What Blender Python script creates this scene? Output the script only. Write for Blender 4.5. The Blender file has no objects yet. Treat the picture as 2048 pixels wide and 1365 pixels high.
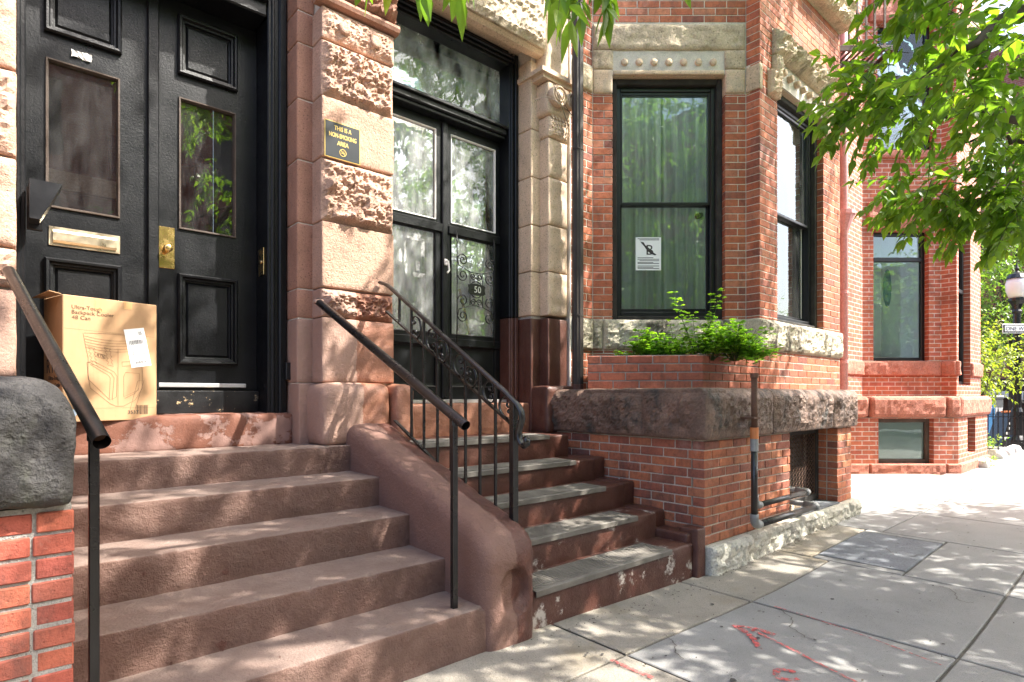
import bpy, bmesh, math, random
from mathutils import Vector, Matrix, noise
random.seed(7)
SC = bpy.context.scene
COL = SC.collection
# ---------------------------------------------------------------- camera, sky, sun, exposure
EYE = 1.27                                   # eye height above the pavement
CA, SA = 0.6599, 0.7514                      # view direction in plan: facade runs along +X, street is -Y
cam = bpy.data.cameras.new('camera'); camo = bpy.data.objects.new('camera', cam); COL.objects.link(camo)
camo.location = (0, 0, EYE); camo.rotation_euler = (math.pi/2, 0, -math.asin(CA))
cam.sensor_width = 36; cam.lens = 20.39; cam.shift_y = 0.0525; cam.clip_start = .05; cam.clip_end = 400
SC.camera = camo
SUN = Vector((1.05, -1.15, 1.95)).normalized()  # towards the sun
W = bpy.data.worlds.new('World'); SC.world = W; W.use_nodes = True
nt = W.node_tree; bg = nt.nodes['Background']
sky = nt.nodes.new('ShaderNodeTexSky'); sky.sky_type = 'NISHITA'; sky.sun_disc = False
sky.sun_elevation = math.asin(SUN.z); sky.sun_rotation = math.atan2(SUN.x, SUN.y)
sky.air_density = 0.9; sky.dust_density = 4.0; sky.ozone_density = 1.0
nt.links.new(sky.outputs[0], bg.inputs[0]); bg.inputs[1].default_value = 0.15
sl = bpy.data.lights.new('sun', 'SUN'); sl.energy = 3.5; sl.angle = math.radians(.53); sl.color = (1, .95, .87)
so = bpy.data.objects.new('sun', sl); COL.objects.link(so); so.location = (8, -8, 14)
so.rotation_euler = (-SUN).to_track_quat('-Z', 'Y').to_euler()
VS = SC.view_settings; VS.view_transform = 'Standard'; VS.look = 'None'; VS.gamma = 1; VS.exposure = 2.25
SC.cycles.max_bounces = 8; SC.cycles.transparent_max_bounces = 12; SC.cycles.use_denoising = True
SC.cycles.caustics_reflective = False; SC.cycles.caustics_refractive = False

# ---------------------------------------------------------------- measuring helpers (metres; z is relative to eye level until the end)
def fx(px, Y):
    k = (px-1024)/1160; return Y*(CA+SA*k)/(SA-CA*k)
def fy(px, X):
    k = (px-1024)/1160; return X*(SA-CA*k)/(CA+SA*k)
def fz(py, x, y): return (790-py)/1160*(CA*x+SA*y)
def fp(px, py, Y):
    x = fx(px, Y); return (x, fz(py, x, Y))
def gnd(px, py, z=-1.265):
    d = -z*1160/(py-790); r = (px-1024)/1160*d
    return (CA*d+SA*r, SA*d-CA*r)
def G(x, y=0):                                # pavement level
    return -1.262-.055*math.exp(-((x-3.9)/1.3)**2)

# ---------------------------------------------------------------- materials
MATS = {}
class NT:
    def __init__(s, name):
        m = bpy.data.materials.new(name); m.use_nodes = True; s.m = m; s.t = m.node_tree; s.N = s.t.nodes
        s.b = s.N['Principled BSDF']; s.out = s.N['Material Output']; MATS[name] = m
        s.g = s.N.new('ShaderNodeNewGeometry'); s.pos = s.g.outputs['Position']
    def n(s, typ, **kw):
        q = s.N.new('ShaderNode'+typ)
        for k, v in kw.items(): setattr(q, k, v)
        return q
    def L(s, a, b): s.t.links.new(a, b)
    def mapped(s, vec, scale):
        q = s.n('Mapping'); s.L(vec, q.inputs[0]); q.inputs['Scale'].default_value = scale; return q.outputs[0]
    def noise(s, scale, detail=4, rough=.6, vec=None, dist=0):
        q = s.n('TexNoise'); s.L(vec or s.pos, q.inputs['Vector']); q.inputs['Scale'].default_value = scale
        q.inputs['Detail'].default_value = detail; q.inputs['Roughness'].default_value = rough; q.inputs['Distortion'].default_value = dist
        return q.outputs['Fac']
    def vor(s, scale, vec=None, feature='F1'):
        q = s.n('TexVoronoi', feature=feature); s.L(vec or s.pos, q.inputs['Vector']); q.inputs['Scale'].default_value = scale
        return q.outputs['Distance']
    def ramp(s, fac, stops):
        q = s.n('ValToRGB'); s.L(fac, q.inputs[0]); e = q.color_ramp.elements
        while len(e) < len(stops): e.new(.5)
        for i, (p, c) in enumerate(stops):
            e[i].position = p; e[i].color = (c[0], c[1], c[2], 1) if hasattr(c, '__len__') else (c, c, c, 1)
        return q.outputs[0]
    def mix(s, fac, a, b, mode='MIX'):
        q = s.n('MixRGB', blend_type=mode)
        for i, v in enumerate((fac, a, b)):
            if hasattr(v, 'is_linked'): s.L(v, q.inputs[i])
            elif hasattr(v, '__len__'): q.inputs[i].default_value = (v[0], v[1], v[2], 1)
            else: q.inputs[i].default_value = v if i == 0 else (v, v, v, 1)
        return q.outputs[0]
    def math(s, op, a, b=None):
        q = s.n('Math', operation=op)
        for i, v in enumerate((a, b)):
            if v is None: continue
            if hasattr(v, 'is_linked'): s.L(v, q.inputs[i])
            else: q.inputs[i].default_value = v
        return q.outputs[0]
    def sep(s, axis):
        q = s.n('SeparateXYZ'); s.L(s.pos, q.inputs[0]); return q.outputs[axis]
    def bump(s, h, strength=.3, dist=.01, prev=None):
        q = s.n('Bump'); s.L(h, q.inputs['Height']); q.inputs['Strength'].default_value = strength; q.inputs['Distance'].default_value = dist
        if prev: s.L(prev, q.inputs['Normal'])
        s.L(q.outputs[0], s.b.inputs['Normal']); return q.outputs[0]
    def fin(s, col, rough=.8, metal=0, spec=None):
        for v, k in ((col, 'Base Color'), (rough, 'Roughness'), (metal, 'Metallic')):
            if hasattr(v, 'is_linked'): s.L(v, s.b.inputs[k])
            elif hasattr(v, '__len__'): s.b.inputs[k].default_value = (v[0], v[1], v[2], 1)
            else: s.b.inputs[k].default_value = v
        if spec is not None: s.b.inputs['Specular IOR Level'].default_value = spec
        return s.m
def mul(c, f): return tuple(x*f for x in c)
def stone(name, c, dark=.6, light=1.2, scale=3, rough=.85, bs=60, bst=.5, bd=.006, stains=None, stain_scale=2.5, stain_lo=.5, stain_hi=.62, pits=True):
    t = NT(name)
    col = t.ramp(t.noise(scale, 6, .65), [(.3, mul(c, dark)), (.5, c), (.7, mul(c, light))])
    fine = t.ramp(t.noise(bs*1.5, 3, .7), [(.3, .72), (.7, 1.15)])
    col = t.mix(1, col, fine, 'MULTIPLY')
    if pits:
        pit_shade = t.mix(t.ramp(t.noise(9, 4), [(.3, .25), (.6, 1)]), 1, t.ramp(t.vor(bs*.55), [(.10, .42), (.26, 1)]))  # shade inside the pits, painted into the colour as dark spots
        col = t.mix(1, col, pit_shade, 'MULTIPLY')
    if stains:
        v = t.mapped(t.pos, (1, 1, .45))
        f = t.ramp(t.noise(stain_scale, 7, .7, v), [(stain_lo, 0), (stain_hi, 1)])
        col = t.mix(f, col, stains)
    b1 = t.bump(t.noise(bs*.38, 6, .72), min(1, bst*1.2), bd*2.2)
    b1 = t.bump(t.noise(bs, 5, .75), bst, bd, b1)
    if pits:
        b1 = t.bump(t.ramp(t.vor(bs*1.1), [(.05, 0), (.35, 1)]), bst*.5, bd*.7, b1)
        b1 = t.bump(t.ramp(t.vor(bs*.42), [(.03, 0), (.22, 1)]), bst*.6, bd*1.3, b1)
    return t.fin(col, rough)
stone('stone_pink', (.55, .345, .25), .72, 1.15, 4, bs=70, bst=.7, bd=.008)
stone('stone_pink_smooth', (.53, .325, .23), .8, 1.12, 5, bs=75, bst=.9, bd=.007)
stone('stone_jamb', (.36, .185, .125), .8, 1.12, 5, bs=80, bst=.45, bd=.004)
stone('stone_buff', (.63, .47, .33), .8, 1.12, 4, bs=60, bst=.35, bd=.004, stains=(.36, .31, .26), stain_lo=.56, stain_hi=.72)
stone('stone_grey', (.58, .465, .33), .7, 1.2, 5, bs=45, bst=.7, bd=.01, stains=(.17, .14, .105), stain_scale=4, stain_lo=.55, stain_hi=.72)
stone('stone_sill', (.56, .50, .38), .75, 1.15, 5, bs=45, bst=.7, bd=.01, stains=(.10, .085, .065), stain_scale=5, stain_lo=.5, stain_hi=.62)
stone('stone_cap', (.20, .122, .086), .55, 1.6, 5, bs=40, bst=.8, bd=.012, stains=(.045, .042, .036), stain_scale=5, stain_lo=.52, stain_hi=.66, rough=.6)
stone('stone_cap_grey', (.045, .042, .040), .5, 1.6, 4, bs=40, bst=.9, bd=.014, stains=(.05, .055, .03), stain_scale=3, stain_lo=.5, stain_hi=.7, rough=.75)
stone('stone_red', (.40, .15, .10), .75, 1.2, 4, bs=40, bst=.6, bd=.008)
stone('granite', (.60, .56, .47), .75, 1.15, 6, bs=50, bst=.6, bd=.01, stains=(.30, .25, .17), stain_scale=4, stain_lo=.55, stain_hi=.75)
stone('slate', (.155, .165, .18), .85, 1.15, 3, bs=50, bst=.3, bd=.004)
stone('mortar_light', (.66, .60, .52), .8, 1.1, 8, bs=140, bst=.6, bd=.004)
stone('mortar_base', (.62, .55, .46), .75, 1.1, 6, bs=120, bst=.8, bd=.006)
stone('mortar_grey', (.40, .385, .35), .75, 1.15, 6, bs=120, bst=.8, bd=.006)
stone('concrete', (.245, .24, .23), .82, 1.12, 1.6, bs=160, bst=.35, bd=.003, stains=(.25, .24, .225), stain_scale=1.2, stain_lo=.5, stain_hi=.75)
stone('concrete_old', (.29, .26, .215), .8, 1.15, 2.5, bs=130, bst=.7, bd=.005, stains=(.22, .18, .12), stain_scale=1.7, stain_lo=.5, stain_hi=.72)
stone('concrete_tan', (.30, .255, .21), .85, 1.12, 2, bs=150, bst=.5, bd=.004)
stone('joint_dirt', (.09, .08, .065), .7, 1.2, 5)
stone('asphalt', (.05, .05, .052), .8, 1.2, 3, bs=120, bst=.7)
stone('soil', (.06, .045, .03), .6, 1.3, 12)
stone('plaster', (.55, .53, .50), .92, 1.04, 2, bs=40, bst=.1, pits=False)
stone('plaster_amber', (.20, .125, .055), .92, 1.04, 2, bs=40, bst=.1, pits=False)
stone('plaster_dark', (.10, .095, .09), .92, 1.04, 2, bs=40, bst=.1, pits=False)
stone('pink_metal', (.50, .25, .235), .9, 1.08, 3, bs=20, bst=.1, pits=False, rough=.5)
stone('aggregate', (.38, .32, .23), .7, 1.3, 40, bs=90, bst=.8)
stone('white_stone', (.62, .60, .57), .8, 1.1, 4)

def brickmat(name, cols, soot=.0):
    t = NT(name)
    oi = t.n('ObjectInfo'); at = t.n('Attribute'); at.attribute_name = 'tint'
    r = t.math('FRACT', t.math('ADD', oi.outputs['Random'], at.outputs['Fac']))
    col = t.mix(1, t.ramp(r, cols), (1.0, 1.0, .92), 'MULTIPLY')
    col = t.mix(1, col, t.ramp(t.noise(24, 6, .78), [(.3, .5), (.5, 1), (.75, 1.3)]), 'MULTIPLY')
    big = t.ramp(t.noise(1.1, 3, .6), [(.35, .78), (.65, 1.1)])
    col = t.mix(1, col, big, 'MULTIPLY')
    # lime bloom and soot with shapes of their own
    f = t.ramp(t.noise(5, 6, .7), [(.6, 0), (.78, .45)])
    col = t.mix(f, col, (.55, .40, .33))
    f2 = t.ramp(t.noise(3.3, 6, .7, t.mapped(t.pos, (1.6, 1.6, .4))), [(.52, 0), (.72, .7)])
    col = t.mix(f2, col, (.07, .045, .04))
    b = t.bump(t.noise(75, 5, .75), .5, .005)
    b = t.bump(t.noise(18, 6, .75), .6, .012, b)
    t.bump(t.ramp(t.vor(48), [(.04, 0), (.2, 1)]), .4, .005, b)
    return t.fin(col, .82)
brickmat('brick_red', [(0, (.40, .105, .052)), (.35, (.46, .145, .072)), (.6, (.36, .10, .06)), (.8, (.50, .19, .11)), (.93, (.24, .075, .055)), (1, (.40, .12, .06))])
brickmat('brick_base', [(0, (.44, .13, .06)), (.3, (.50, .17, .085)), (.55, (.33, .10, .065)), (.75, (.54, .20, .10)), (.9, (.20, .075, .06)), (1, (.42, .13, .07))])
brickmat('brick_planter', [(0, (.42, .125, .075)), (.5, (.46, .145, .085)), (1, (.39, .115, .075))])
brickmat('brick_pillar', [(0, (.42, .10, .065)), (.3, (.34, .08, .062)), (.5, (.46, .135, .08)), (.75, (.26, .065, .06)), (1, (.43, .115, .07))])
# far brickwork: pieces too small to tell apart -> texture
def brick_far(name, a, b, m):
    t = NT(name); tc = t.n('TexCoord')
    bt = t.n('TexBrick'); t.L(tc.outputs['UV'], bt.inputs['Vector'])
    for i, c in zip((1, 2, 3), (a, b, m)): bt.inputs[i].default_value = (*c, 1)
    bt.inputs['Scale'].default_value = 1; bt.inputs['Mortar Size'].default_value = .006; bt.inputs['Brick Width'].default_value = .225
    bt.inputs['Row Height'].default_value = .0738; bt.inputs['Mortar Smooth'].default_value = .1
    col = t.mix(1, bt.outputs['Color'], t.ramp(t.noise(9, 6, .7), [(.3, .65), (.7, 1.25)]), 'MULTIPLY')
    f = t.ramp(t.noise(2.2, 6, .7), [(.52, 0), (.7, .65)]); col = t.mix(f, col, mul(a, .35))
    t.bump(t.math('SUBTRACT', 1, bt.outputs['Fac']), .6, .006)
    return t.fin(col, .85)
brick_far('brick_far', (.44, .13, .065), (.34, .09, .06), (.56, .48, .42))
brick_far('brick_distant', (.30, .09, .06), (.25, .075, .055), (.34, .26, .22))

def paint(name, c, rough=.45, bs=35, bst=.25, chip=None, chip_lo=.62, chip_hi=.66, chip_scale=9, var=.2, dust=None, spec=None, topdust=None):
    t = NT(name)
    col = t.ramp(t.noise(4, 5, .6), [(.3, mul(c, 1-var)), (.7, mul(c, 1+var))])
    if dust:
        col = t.mix(t.ramp(t.noise(7, 7, .75), [(.45, 0), (.8, .55)]), col, dust)
        col = t.mix(t.ramp(t.noise(160, 2, .6), [(.66, 0), (.72, .35)]), col, dust)
    b = t.bump(t.noise(bs, 6, .75), bst, .009)
    if topdust:
        s_ = t.n('SeparateXYZ'); t.L(t.g.outputs['Normal'], s_.inputs[0]); col = t.mix(t.math('MULTIPLY', t.ramp(s_.outputs[2], [(.6, 0), (.95, 1)]), t.ramp(t.noise(5, 6, .7), [(.25, .35), (.7, 1)])), col, topdust)
        b = t.bump(t.noise(85, 4, .8), .8, .007, b); b = t.bump(t.noise(14, 5, .7), .5, .02, b)
    r = t.ramp(t.noise(6, 4, .6), [(.3, rough*.8), (.7, min(1, rough*1.35))])
    if chip:
        f = t.ramp(t.noise(chip_scale, 8, .7), [(chip_lo, 0), (chip_hi, 1)])
        col = t.mix(f, col, chip); t.bump(f, .5, .004, b)
    return t.fin(col, r, 0, spec)
paint('paint_steps', (.145, .080, .060), .65, 38, 1.0, var=.2, dust=(.22, .14, .11), topdust=(.24, .18, .15), chip=(.11, .042, .03), chip_lo=.67, chip_hi=.69, chip_scale=10)
paint('paint_brown', (.085, .030, .020), .38, 45, .7, var=.25, dust=(.17, .085, .06))
paint('paint_brown_chipped', (.085, .030, .020), .42, 45, .7, chip=(.50, .45, .40), chip_lo=.56, chip_hi=.62, chip_scale=5, dust=(.19, .11, .08))
paint('paint_peeling', (.25, .145, .118), .65, 55, .5, chip=(.16, .06, .035), chip_lo=.47, chip_hi=.49, chip_scale=5)
paint('black_door', (.0045, .005, .006), .34, 70, .3, var=.3, dust=(.013, .014, .016), spec=.28)
paint('black_door_worn', (.005, .0055, .0065), .35, 60, .3, chip=(.42, .30, .16), chip_lo=.6, chip_hi=.63, chip_scale=11, dust=(.02, .021, .022))
paint('black_iron', (.0045, .0045, .0052), .28, 50, .2, dust=(.018, .017, .016))
paint('dark_metal', (.006, .0065, .008), .35, 20, .05)
paint('wood_weathered', (.022, .019, .016), .8, 60, .6, var=.4, dust=(.07, .062, .052))
paint('wood_brown', (.07, .05, .038), .75, 60, .5, var=.3)
paint('bronze_pipe', (.042, .033, .029), .45, 30, .15, chip=(.20, .26, .24), chip_lo=.68, chip_hi=.76, chip_scale=7, dust=(.07, .062, .056), spec=.3)
paint('rust', (.10, .05, .03), .8, 60, .5, var=.4, dust=(.20, .085, .04))
paint('galvanised', (.26, .26, .245), .45, 30, .2, dust=(.16, .15, .13))
paint('pipe_black', (.025, .024, .023), .3, 40, .1, dust=(.10, .07, .05))
paint('steel_tread', (.15, .135, .115), .6, 30, .2, var=.35, dust=(.06, .05, .042))
paint('fire_escape', (.07, .045, .038), .6, 40, .3, dust=(.16, .08, .05))
paint('white_paint', (.75, .73, .70), .5, 20, .05, var=.05)
paint('blue_bin', (.06, .21, .42), .45, 20, .05, var=.1)
paint('grey_bin', (.17, .18, .18), .5, 20, .05)
paint('orange_paint', (.6, .2, .06), .5, 20, .05)
def plain(name, c, rough=.6, metal=0, emit=None):
    t = NT(name); t.fin(c, rough, metal)
    if emit: t.b.inputs['Emission Color'].default_value = (*c, 1); t.b.inputs['Emission Strength'].default_value = emit
    return t.m
def metalm(name, c, rough):
    t = NT(name); t.bump(t.noise(40, 3), .05, .003)
    col = t.ramp(t.noise(9, 5, .7), [(.3, mul(c, .7)), (.6, c)])
    return t.fin(col, t.ramp(t.noise(12, 4), [(.3, rough*.8), (.7, rough*1.5)]), 1)
metalm('brass', (.80, .56, .22), .22); metalm('brass_pale', (.78, .66, .46), .32)
plain('ink', (.035, .03, .028), .7); plain('ink_soft', (.10, .058, .03), .8); plain('sign_black', (.012, .014, .02), .35)
plain('gold_ink', (.70, .50, .12), .5); plain('paper', (.86, .86, .84), .7); plain('paper_green', (.55, .66, .58), .7); plain('paper_worn', (.72, .71, .68), .85)
plain('lamp_glass', (.80, .82, .78), .25); plain('white_ink', (.82, .82, .82), .6); plain('alu', (.6, .6, .6), .35, .6)
plain('teal_art', (.10, .22, .25), .6); plain('blue_dot', (.35, .45, .55), .7)
plain('red_spray', (.50, .085, .08), .85); plain('gum', (.05, .047, .043), .8)
def cardboard():
    t = NT('cardboard')
    v = t.mapped(t.pos, (60, 60, 3))
    col = t.mix(1, (.40, .24, .12), t.ramp(t.noise(3, 4, .6), [(.3, .88), (.7, 1.08)]), 'MULTIPLY')
    col = t.mix(1, col, t.ramp(t.noise(1, 2, .5, v), [(.3, .96), (.7, 1.03)]), 'MULTIPLY')
    t.bump(t.noise(14, 3, .5), .12, .01); return t.fin(col, .75)
cardboard(); plain('tape', (.50, .30, .13), .35)
def two_tone(name, a, b, xb, gloss_b=.35, rough_a=.65):
    # two owners' paints meeting at the property line
    t = NT(name)
    ca = t.mix(t.ramp(t.noise(7, 7, .75), [(.45, 0), (.8, .5)]), a, mul(a, 1.3)); cb = t.mix(t.ramp(t.noise(8, 6, .7), [(.4, 0), (.75, .6)]), b, mul(b, 1.9))
    e = t.math('ADD', t.sep(0), t.math('MULTIPLY', t.math('SUBTRACT', t.noise(14, 4), .5), .05))
    f = t.math('GREATER_THAN', e, xb)
    b = t.bump(t.noise(45, 6, .75), .8, .009); b = t.bump(t.noise(95, 4, .8), .7, .006, b); t.bump(t.noise(12, 5, .7), .5, .02, b)
    return t.fin(t.mix(f, ca, cb), t.math('ADD', rough_a, t.math('MULTIPLY', f, gloss_b-rough_a)))
two_tone('cheek_paint', (.185, .100, .075), (.085, .032, .022), 1.975)
two_tone('pier_paint', (.36, .22, .165), (.26, .112, .066), 1.90, .45)
def leafmat(name, c, tr=.5, var=.35):
    t = NT(name); at = t.n('Attribute'); at.attribute_name = 'tint'
    col = t.ramp(at.outputs['Fac'], [(0, mul(c, 1-var)), (.6, c), (1, (c[0]*1.7, c[1]*1.35, c[2]*1.1))])
    t.fin(col, .38); t.b.inputs['Specular IOR Level'].default_value = .45
    tl = t.n('BsdfTranslucent'); t.L(t.mix(1, col, (2.35, 2.45, .65), 'MULTIPLY'), tl.inputs[0])
    mx = t.n('MixShader'); mx.inputs[0].default_value = tr
    t.L(t.b.outputs[0], mx.inputs[1]); t.L(tl.outputs[0], mx.inputs[2]); t.L(mx.outputs[0], t.out.inputs[0]); return t.m
leafmat('leaf_tree', (.125, .225, .04), .56); leafmat('leaf_far', (.13, .22, .06), .45); leafmat('leaf_shrub', (.17, .22, .04), .45); leafmat('leaf_planter', (.16, .30, .045), .45)
leafmat('leaf_dark', (.05, .10, .03), .35)
paint('bark', (.075, .058, .042), .9, 50, .8, var=.4)
def glass(name, tint, boost=1.0, dirt_glare=0, dirt_glare_col=(.5, .5, .5)):
    t = NT(name); t.N.remove(t.b)
    tr = t.n('BsdfTransparent'); tr.inputs[0].default_value = (*tint, 1)
    gl = t.n('BsdfGlossy'); gl.inputs['Roughness'].default_value = .0; gl.inputs[0].default_value = (.95, 1, .97, 1)
    wob = t.n('Bump'); t.L(t.noise(3.2, 2, .5), wob.inputs['Height']); wob.inputs['Strength'].default_value = .06; wob.inputs['Distance'].default_value = .02
    t.L(wob.outputs[0], gl.inputs['Normal'])
    fr = t.n('Fresnel'); fr.inputs[0].default_value = 1.52
    f = t.math('MINIMUM', t.math('MULTIPLY', fr.outputs[0], boost), 1)
    mx = t.n('MixShader'); t.L(f, mx.inputs[0]); t.L(tr.outputs[0], mx.inputs[1]); t.L(gl.outputs[0], mx.inputs[2]); o = mx.outputs[0]
    if dirt_glare:
        df = t.n('BsdfDiffuse'); df.inputs[0].default_value = (*dirt_glare_col, 1)
        m2 = t.n('MixShader'); v = t.mapped(t.pos, (1.6, 1.6, .5))
        t.L(t.ramp(t.noise(4, 6, .75, v), [(.35, 0), (.8, dirt_glare)]), m2.inputs[0]); t.L(o, m2.inputs[1]); t.L(df.outputs[0], m2.inputs[2]); o = m2.outputs[0]
    t.L(o, t.out.inputs[0]); return t.m
glass('glass_door', (.92, .88, .80), 1.7, .10); glass('glass_hall', (.98, .99, .985), 1.4, .5, (.78, .80, .79)); glass('glass_window', (.82, .90, .84), 1.5, .10)  # hall panes: strong pale film painting bright sky glare onto the glass
glass('glass_far', (.90, .96, .94), 1.0); glass('glass_plain', (.85, .9, .9), 1.5)
def curtain():
    t = NT('curtain'); v = t.mapped(t.pos, (1, 1, .06))
    col = t.mix(1, (.62, .68, .62), t.ramp(t.noise(16, 3, .5, v), [(.3, .7), (.7, 1.1)]), 'MULTIPLY'); t.fin(col, .9); return sheer(t, col)
def sheer(t, col, f=.55):
    tl = t.n('BsdfTranslucent'); mx = t.n('MixShader'); mx.inputs[0].default_value = f
    t.L(col, tl.inputs[0]) if hasattr(col, 'is_linked') else setattr(tl.inputs[0], 'default_value', (*col, 1))
    t.L(t.b.outputs[0], mx.inputs[1]); t.L(tl.outputs[0], mx.inputs[2]); t.L(mx.outputs[0], t.out.inputs[0]); return t.m
curtain(); plain('frosted', (.80, .88, .80), .5)
_t = NT('curtain_white'); _t.fin((.86, .88, .87), .9); sheer(_t, (.86, .88, .87))

# ---------------------------------------------------------------- geometry helpers
WL = {}
def tag(o, label=None, cat=None, group=None, kind=None):
    for k, v in (('label', label), ('category', cat), ('group', group), ('kind', kind)):
        if v: o[k] = v
    return o
def thing(name, loc, label, cat, group=None):
    o = bpy.data.objects.new(name, None); COL.objects.link(o); o.empty_display_size = .1
    o.location = loc; WL[o] = Vector(loc); return tag(o, label, cat, group)
def place(o, parent, c):
    WL[o] = Vector(c); COL.objects.link(o)
    if parent is not None: o.parent = parent; o.location = Vector(c)-WL[parent]
    else: o.location = c
    return o
def mk(name, V, Fc, mat, parent=None, smooth=False, tint=None, origin=None, uv=None, kind=None):
    V = [Vector(v) for v in V]
    lo = [min(v[i] for v in V) for i in range(3)]; hi = [max(v[i] for v in V) for i in range(3)]
    c = Vector(origin) if origin else Vector(((lo[0]+hi[0])/2, (lo[1]+hi[1])/2, lo[2]))
    me = bpy.data.meshes.new(name); me.from_pydata([v-c for v in V], [], Fc); me.materials.append(MATS[mat])
    if smooth: me.polygons.foreach_set('use_smooth', [True]*len(me.polygons))
    if tint is not None:
        a = me.attributes.new('tint', 'FLOAT', 'FACE'); a.data.foreach_set('value', tint)
    if uv is not None:
        l = me.uv_layers.new(name='UVMap')
        for p in me.polygons:
            for li, vi in zip(p.loop_indices, p.vertices): l.data[li].uv = uv[vi]
    me.update()
    o = place(bpy.data.objects.new(name, me), parent, c)
    if kind: o['kind'] = kind
    return o
class Fr:
    """wall frame: u to the right along the wall, n out of the wall, z up"""
    def __init__(s, ox, oy, ang=0):
        s.o = (ox, oy); s.a = math.radians(ang); s.u = (math.cos(s.a), math.sin(s.a)); s.n = (math.sin(s.a), -math.cos(s.a))
    def p(s, u, n, z): return Vector((s.o[0]+u*s.u[0]+n*s.n[0], s.o[1]+u*s.u[1]+n*s.n[1], z))
class MB:
    def __init__(s): s.V = []; s.F = []; s.T = []
    def add(s, V, F, t=0):
        b = len(s.V); s.V += [Vector(v) for v in V]; s.F += [tuple(i+b for i in f) for f in F]; s.T += [t]*len(F)
    def build(s, name, mat, parent=None, smooth=False, **k): return mk(name, s.V, s.F, mat, parent, smooth, **k)
def cbox(u0, u1, n0, n1, z0, z1, b=.003):
    """chamfered box: 24 verts"""
    lo = (u0, n0, z0); hi = (u1, n1, z1); b = min(b, *( (hi[i]-lo[i])*.3 for i in range(3)))
    if b <= 0: b = 1e-4
    V = []; idx = {}
    for sx in (0, 1):
        for sy in (0, 1):
            for sz in (0, 1):
                s = (sx, sy, sz)
                for ax in range(3):
                    p = [0, 0, 0]
                    for i in range(3):
                        e = hi[i] if s[i] else lo[i]; ins = -b if s[i] else b
                        p[i] = e if i == ax else e+ins
                    idx[(s, ax)] = len(V); V.append(tuple(p))
    F = []
    for ax in range(3):
        o1, o2 = [i for i in range(3) if i != ax]
        for sv in (0, 1):
            q = []
            for a, c in ((0, 0), (1, 0), (1, 1), (0, 1)):
                s = [0, 0, 0]; s[ax] = sv; s[o1] = a; s[o2] = c; q.append(idx[(tuple(s), ax)])
            F.append(q if (sv == 1) == (ax != 1) else q[::-1])
    for ax in range(3):
        o1, o2 = [i for i in range(3) if i != ax]
        for a in (0, 1):
            for c in (0, 1):
                s0 = [0, 0, 0]; s0[o1] = a; s0[o2] = c; s1 = list(s0); s1[ax] = 1
                F.append([idx[(tuple(s0), o1)], idx[(tuple(s1), o1)], idx[(tuple(s1), o2)], idx[(tuple(s0), o2)]])
    for sx in (0, 1):
        for sy in (0, 1):
            for sz in (0, 1): F.append([idx[((sx, sy, sz), i)] for i in range(3)])
    return V, F
def fixn(V, F):
    bm = bmesh.new(); vs = [bm.verts.new(v) for v in V]
    for f in F:
        try: bm.faces.new([vs[i] for i in f])
        except ValueError: pass
    bmesh.ops.recalc_face_normals(bm, faces=bm.faces); bm.verts.index_update()
    r = [[v.index for v in f.verts] for f in bm.faces]; bm.free(); return r
F0 = Fr(0, 0)                                 # u = X, n = -Y
_cbF = None
def boxm(mb, F, u0, u1, n0, n1, z0, z1, b=.003, t=0):
    global _cbF
    V, f = cbox(u0, u1, n0, n1, z0, z1, b)
    if _cbF is None: _cbF = fixn([F0.p(*v) for v in V], f)
    mb.add([F.p(*v) for v in V], _cbF, t)
def box(name, F, u0, u1, n0, n1, z0, z1, mat, parent=None, b=.003, **k):
    mb = MB(); boxm(mb, F, u0, u1, n0, n1, z0, z1, b); return mb.build(name, mat, parent, **k)
def xbox(name, x0, x1, y0, y1, z0, z1, mat, parent=None, b=.003, **k):
    return box(name, F0, x0, x1, -y1, -y0, z0, z1, mat, parent, b, **k)
def nz(p, f, o=0): return noise.noise(Vector((p[0]*f+o, p[1]*f+o*.7, p[2]*f-o)))
def axis(lo, hi, b, s):
    n = max(1, int((hi-lo-2*b)/s)); r = [lo, lo+.35*b, lo+b]
    r += [lo+b+(hi-lo-2*b)*i/n for i in range(1, n)]
    return r+[hi-b, hi-.35*b, hi]
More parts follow.
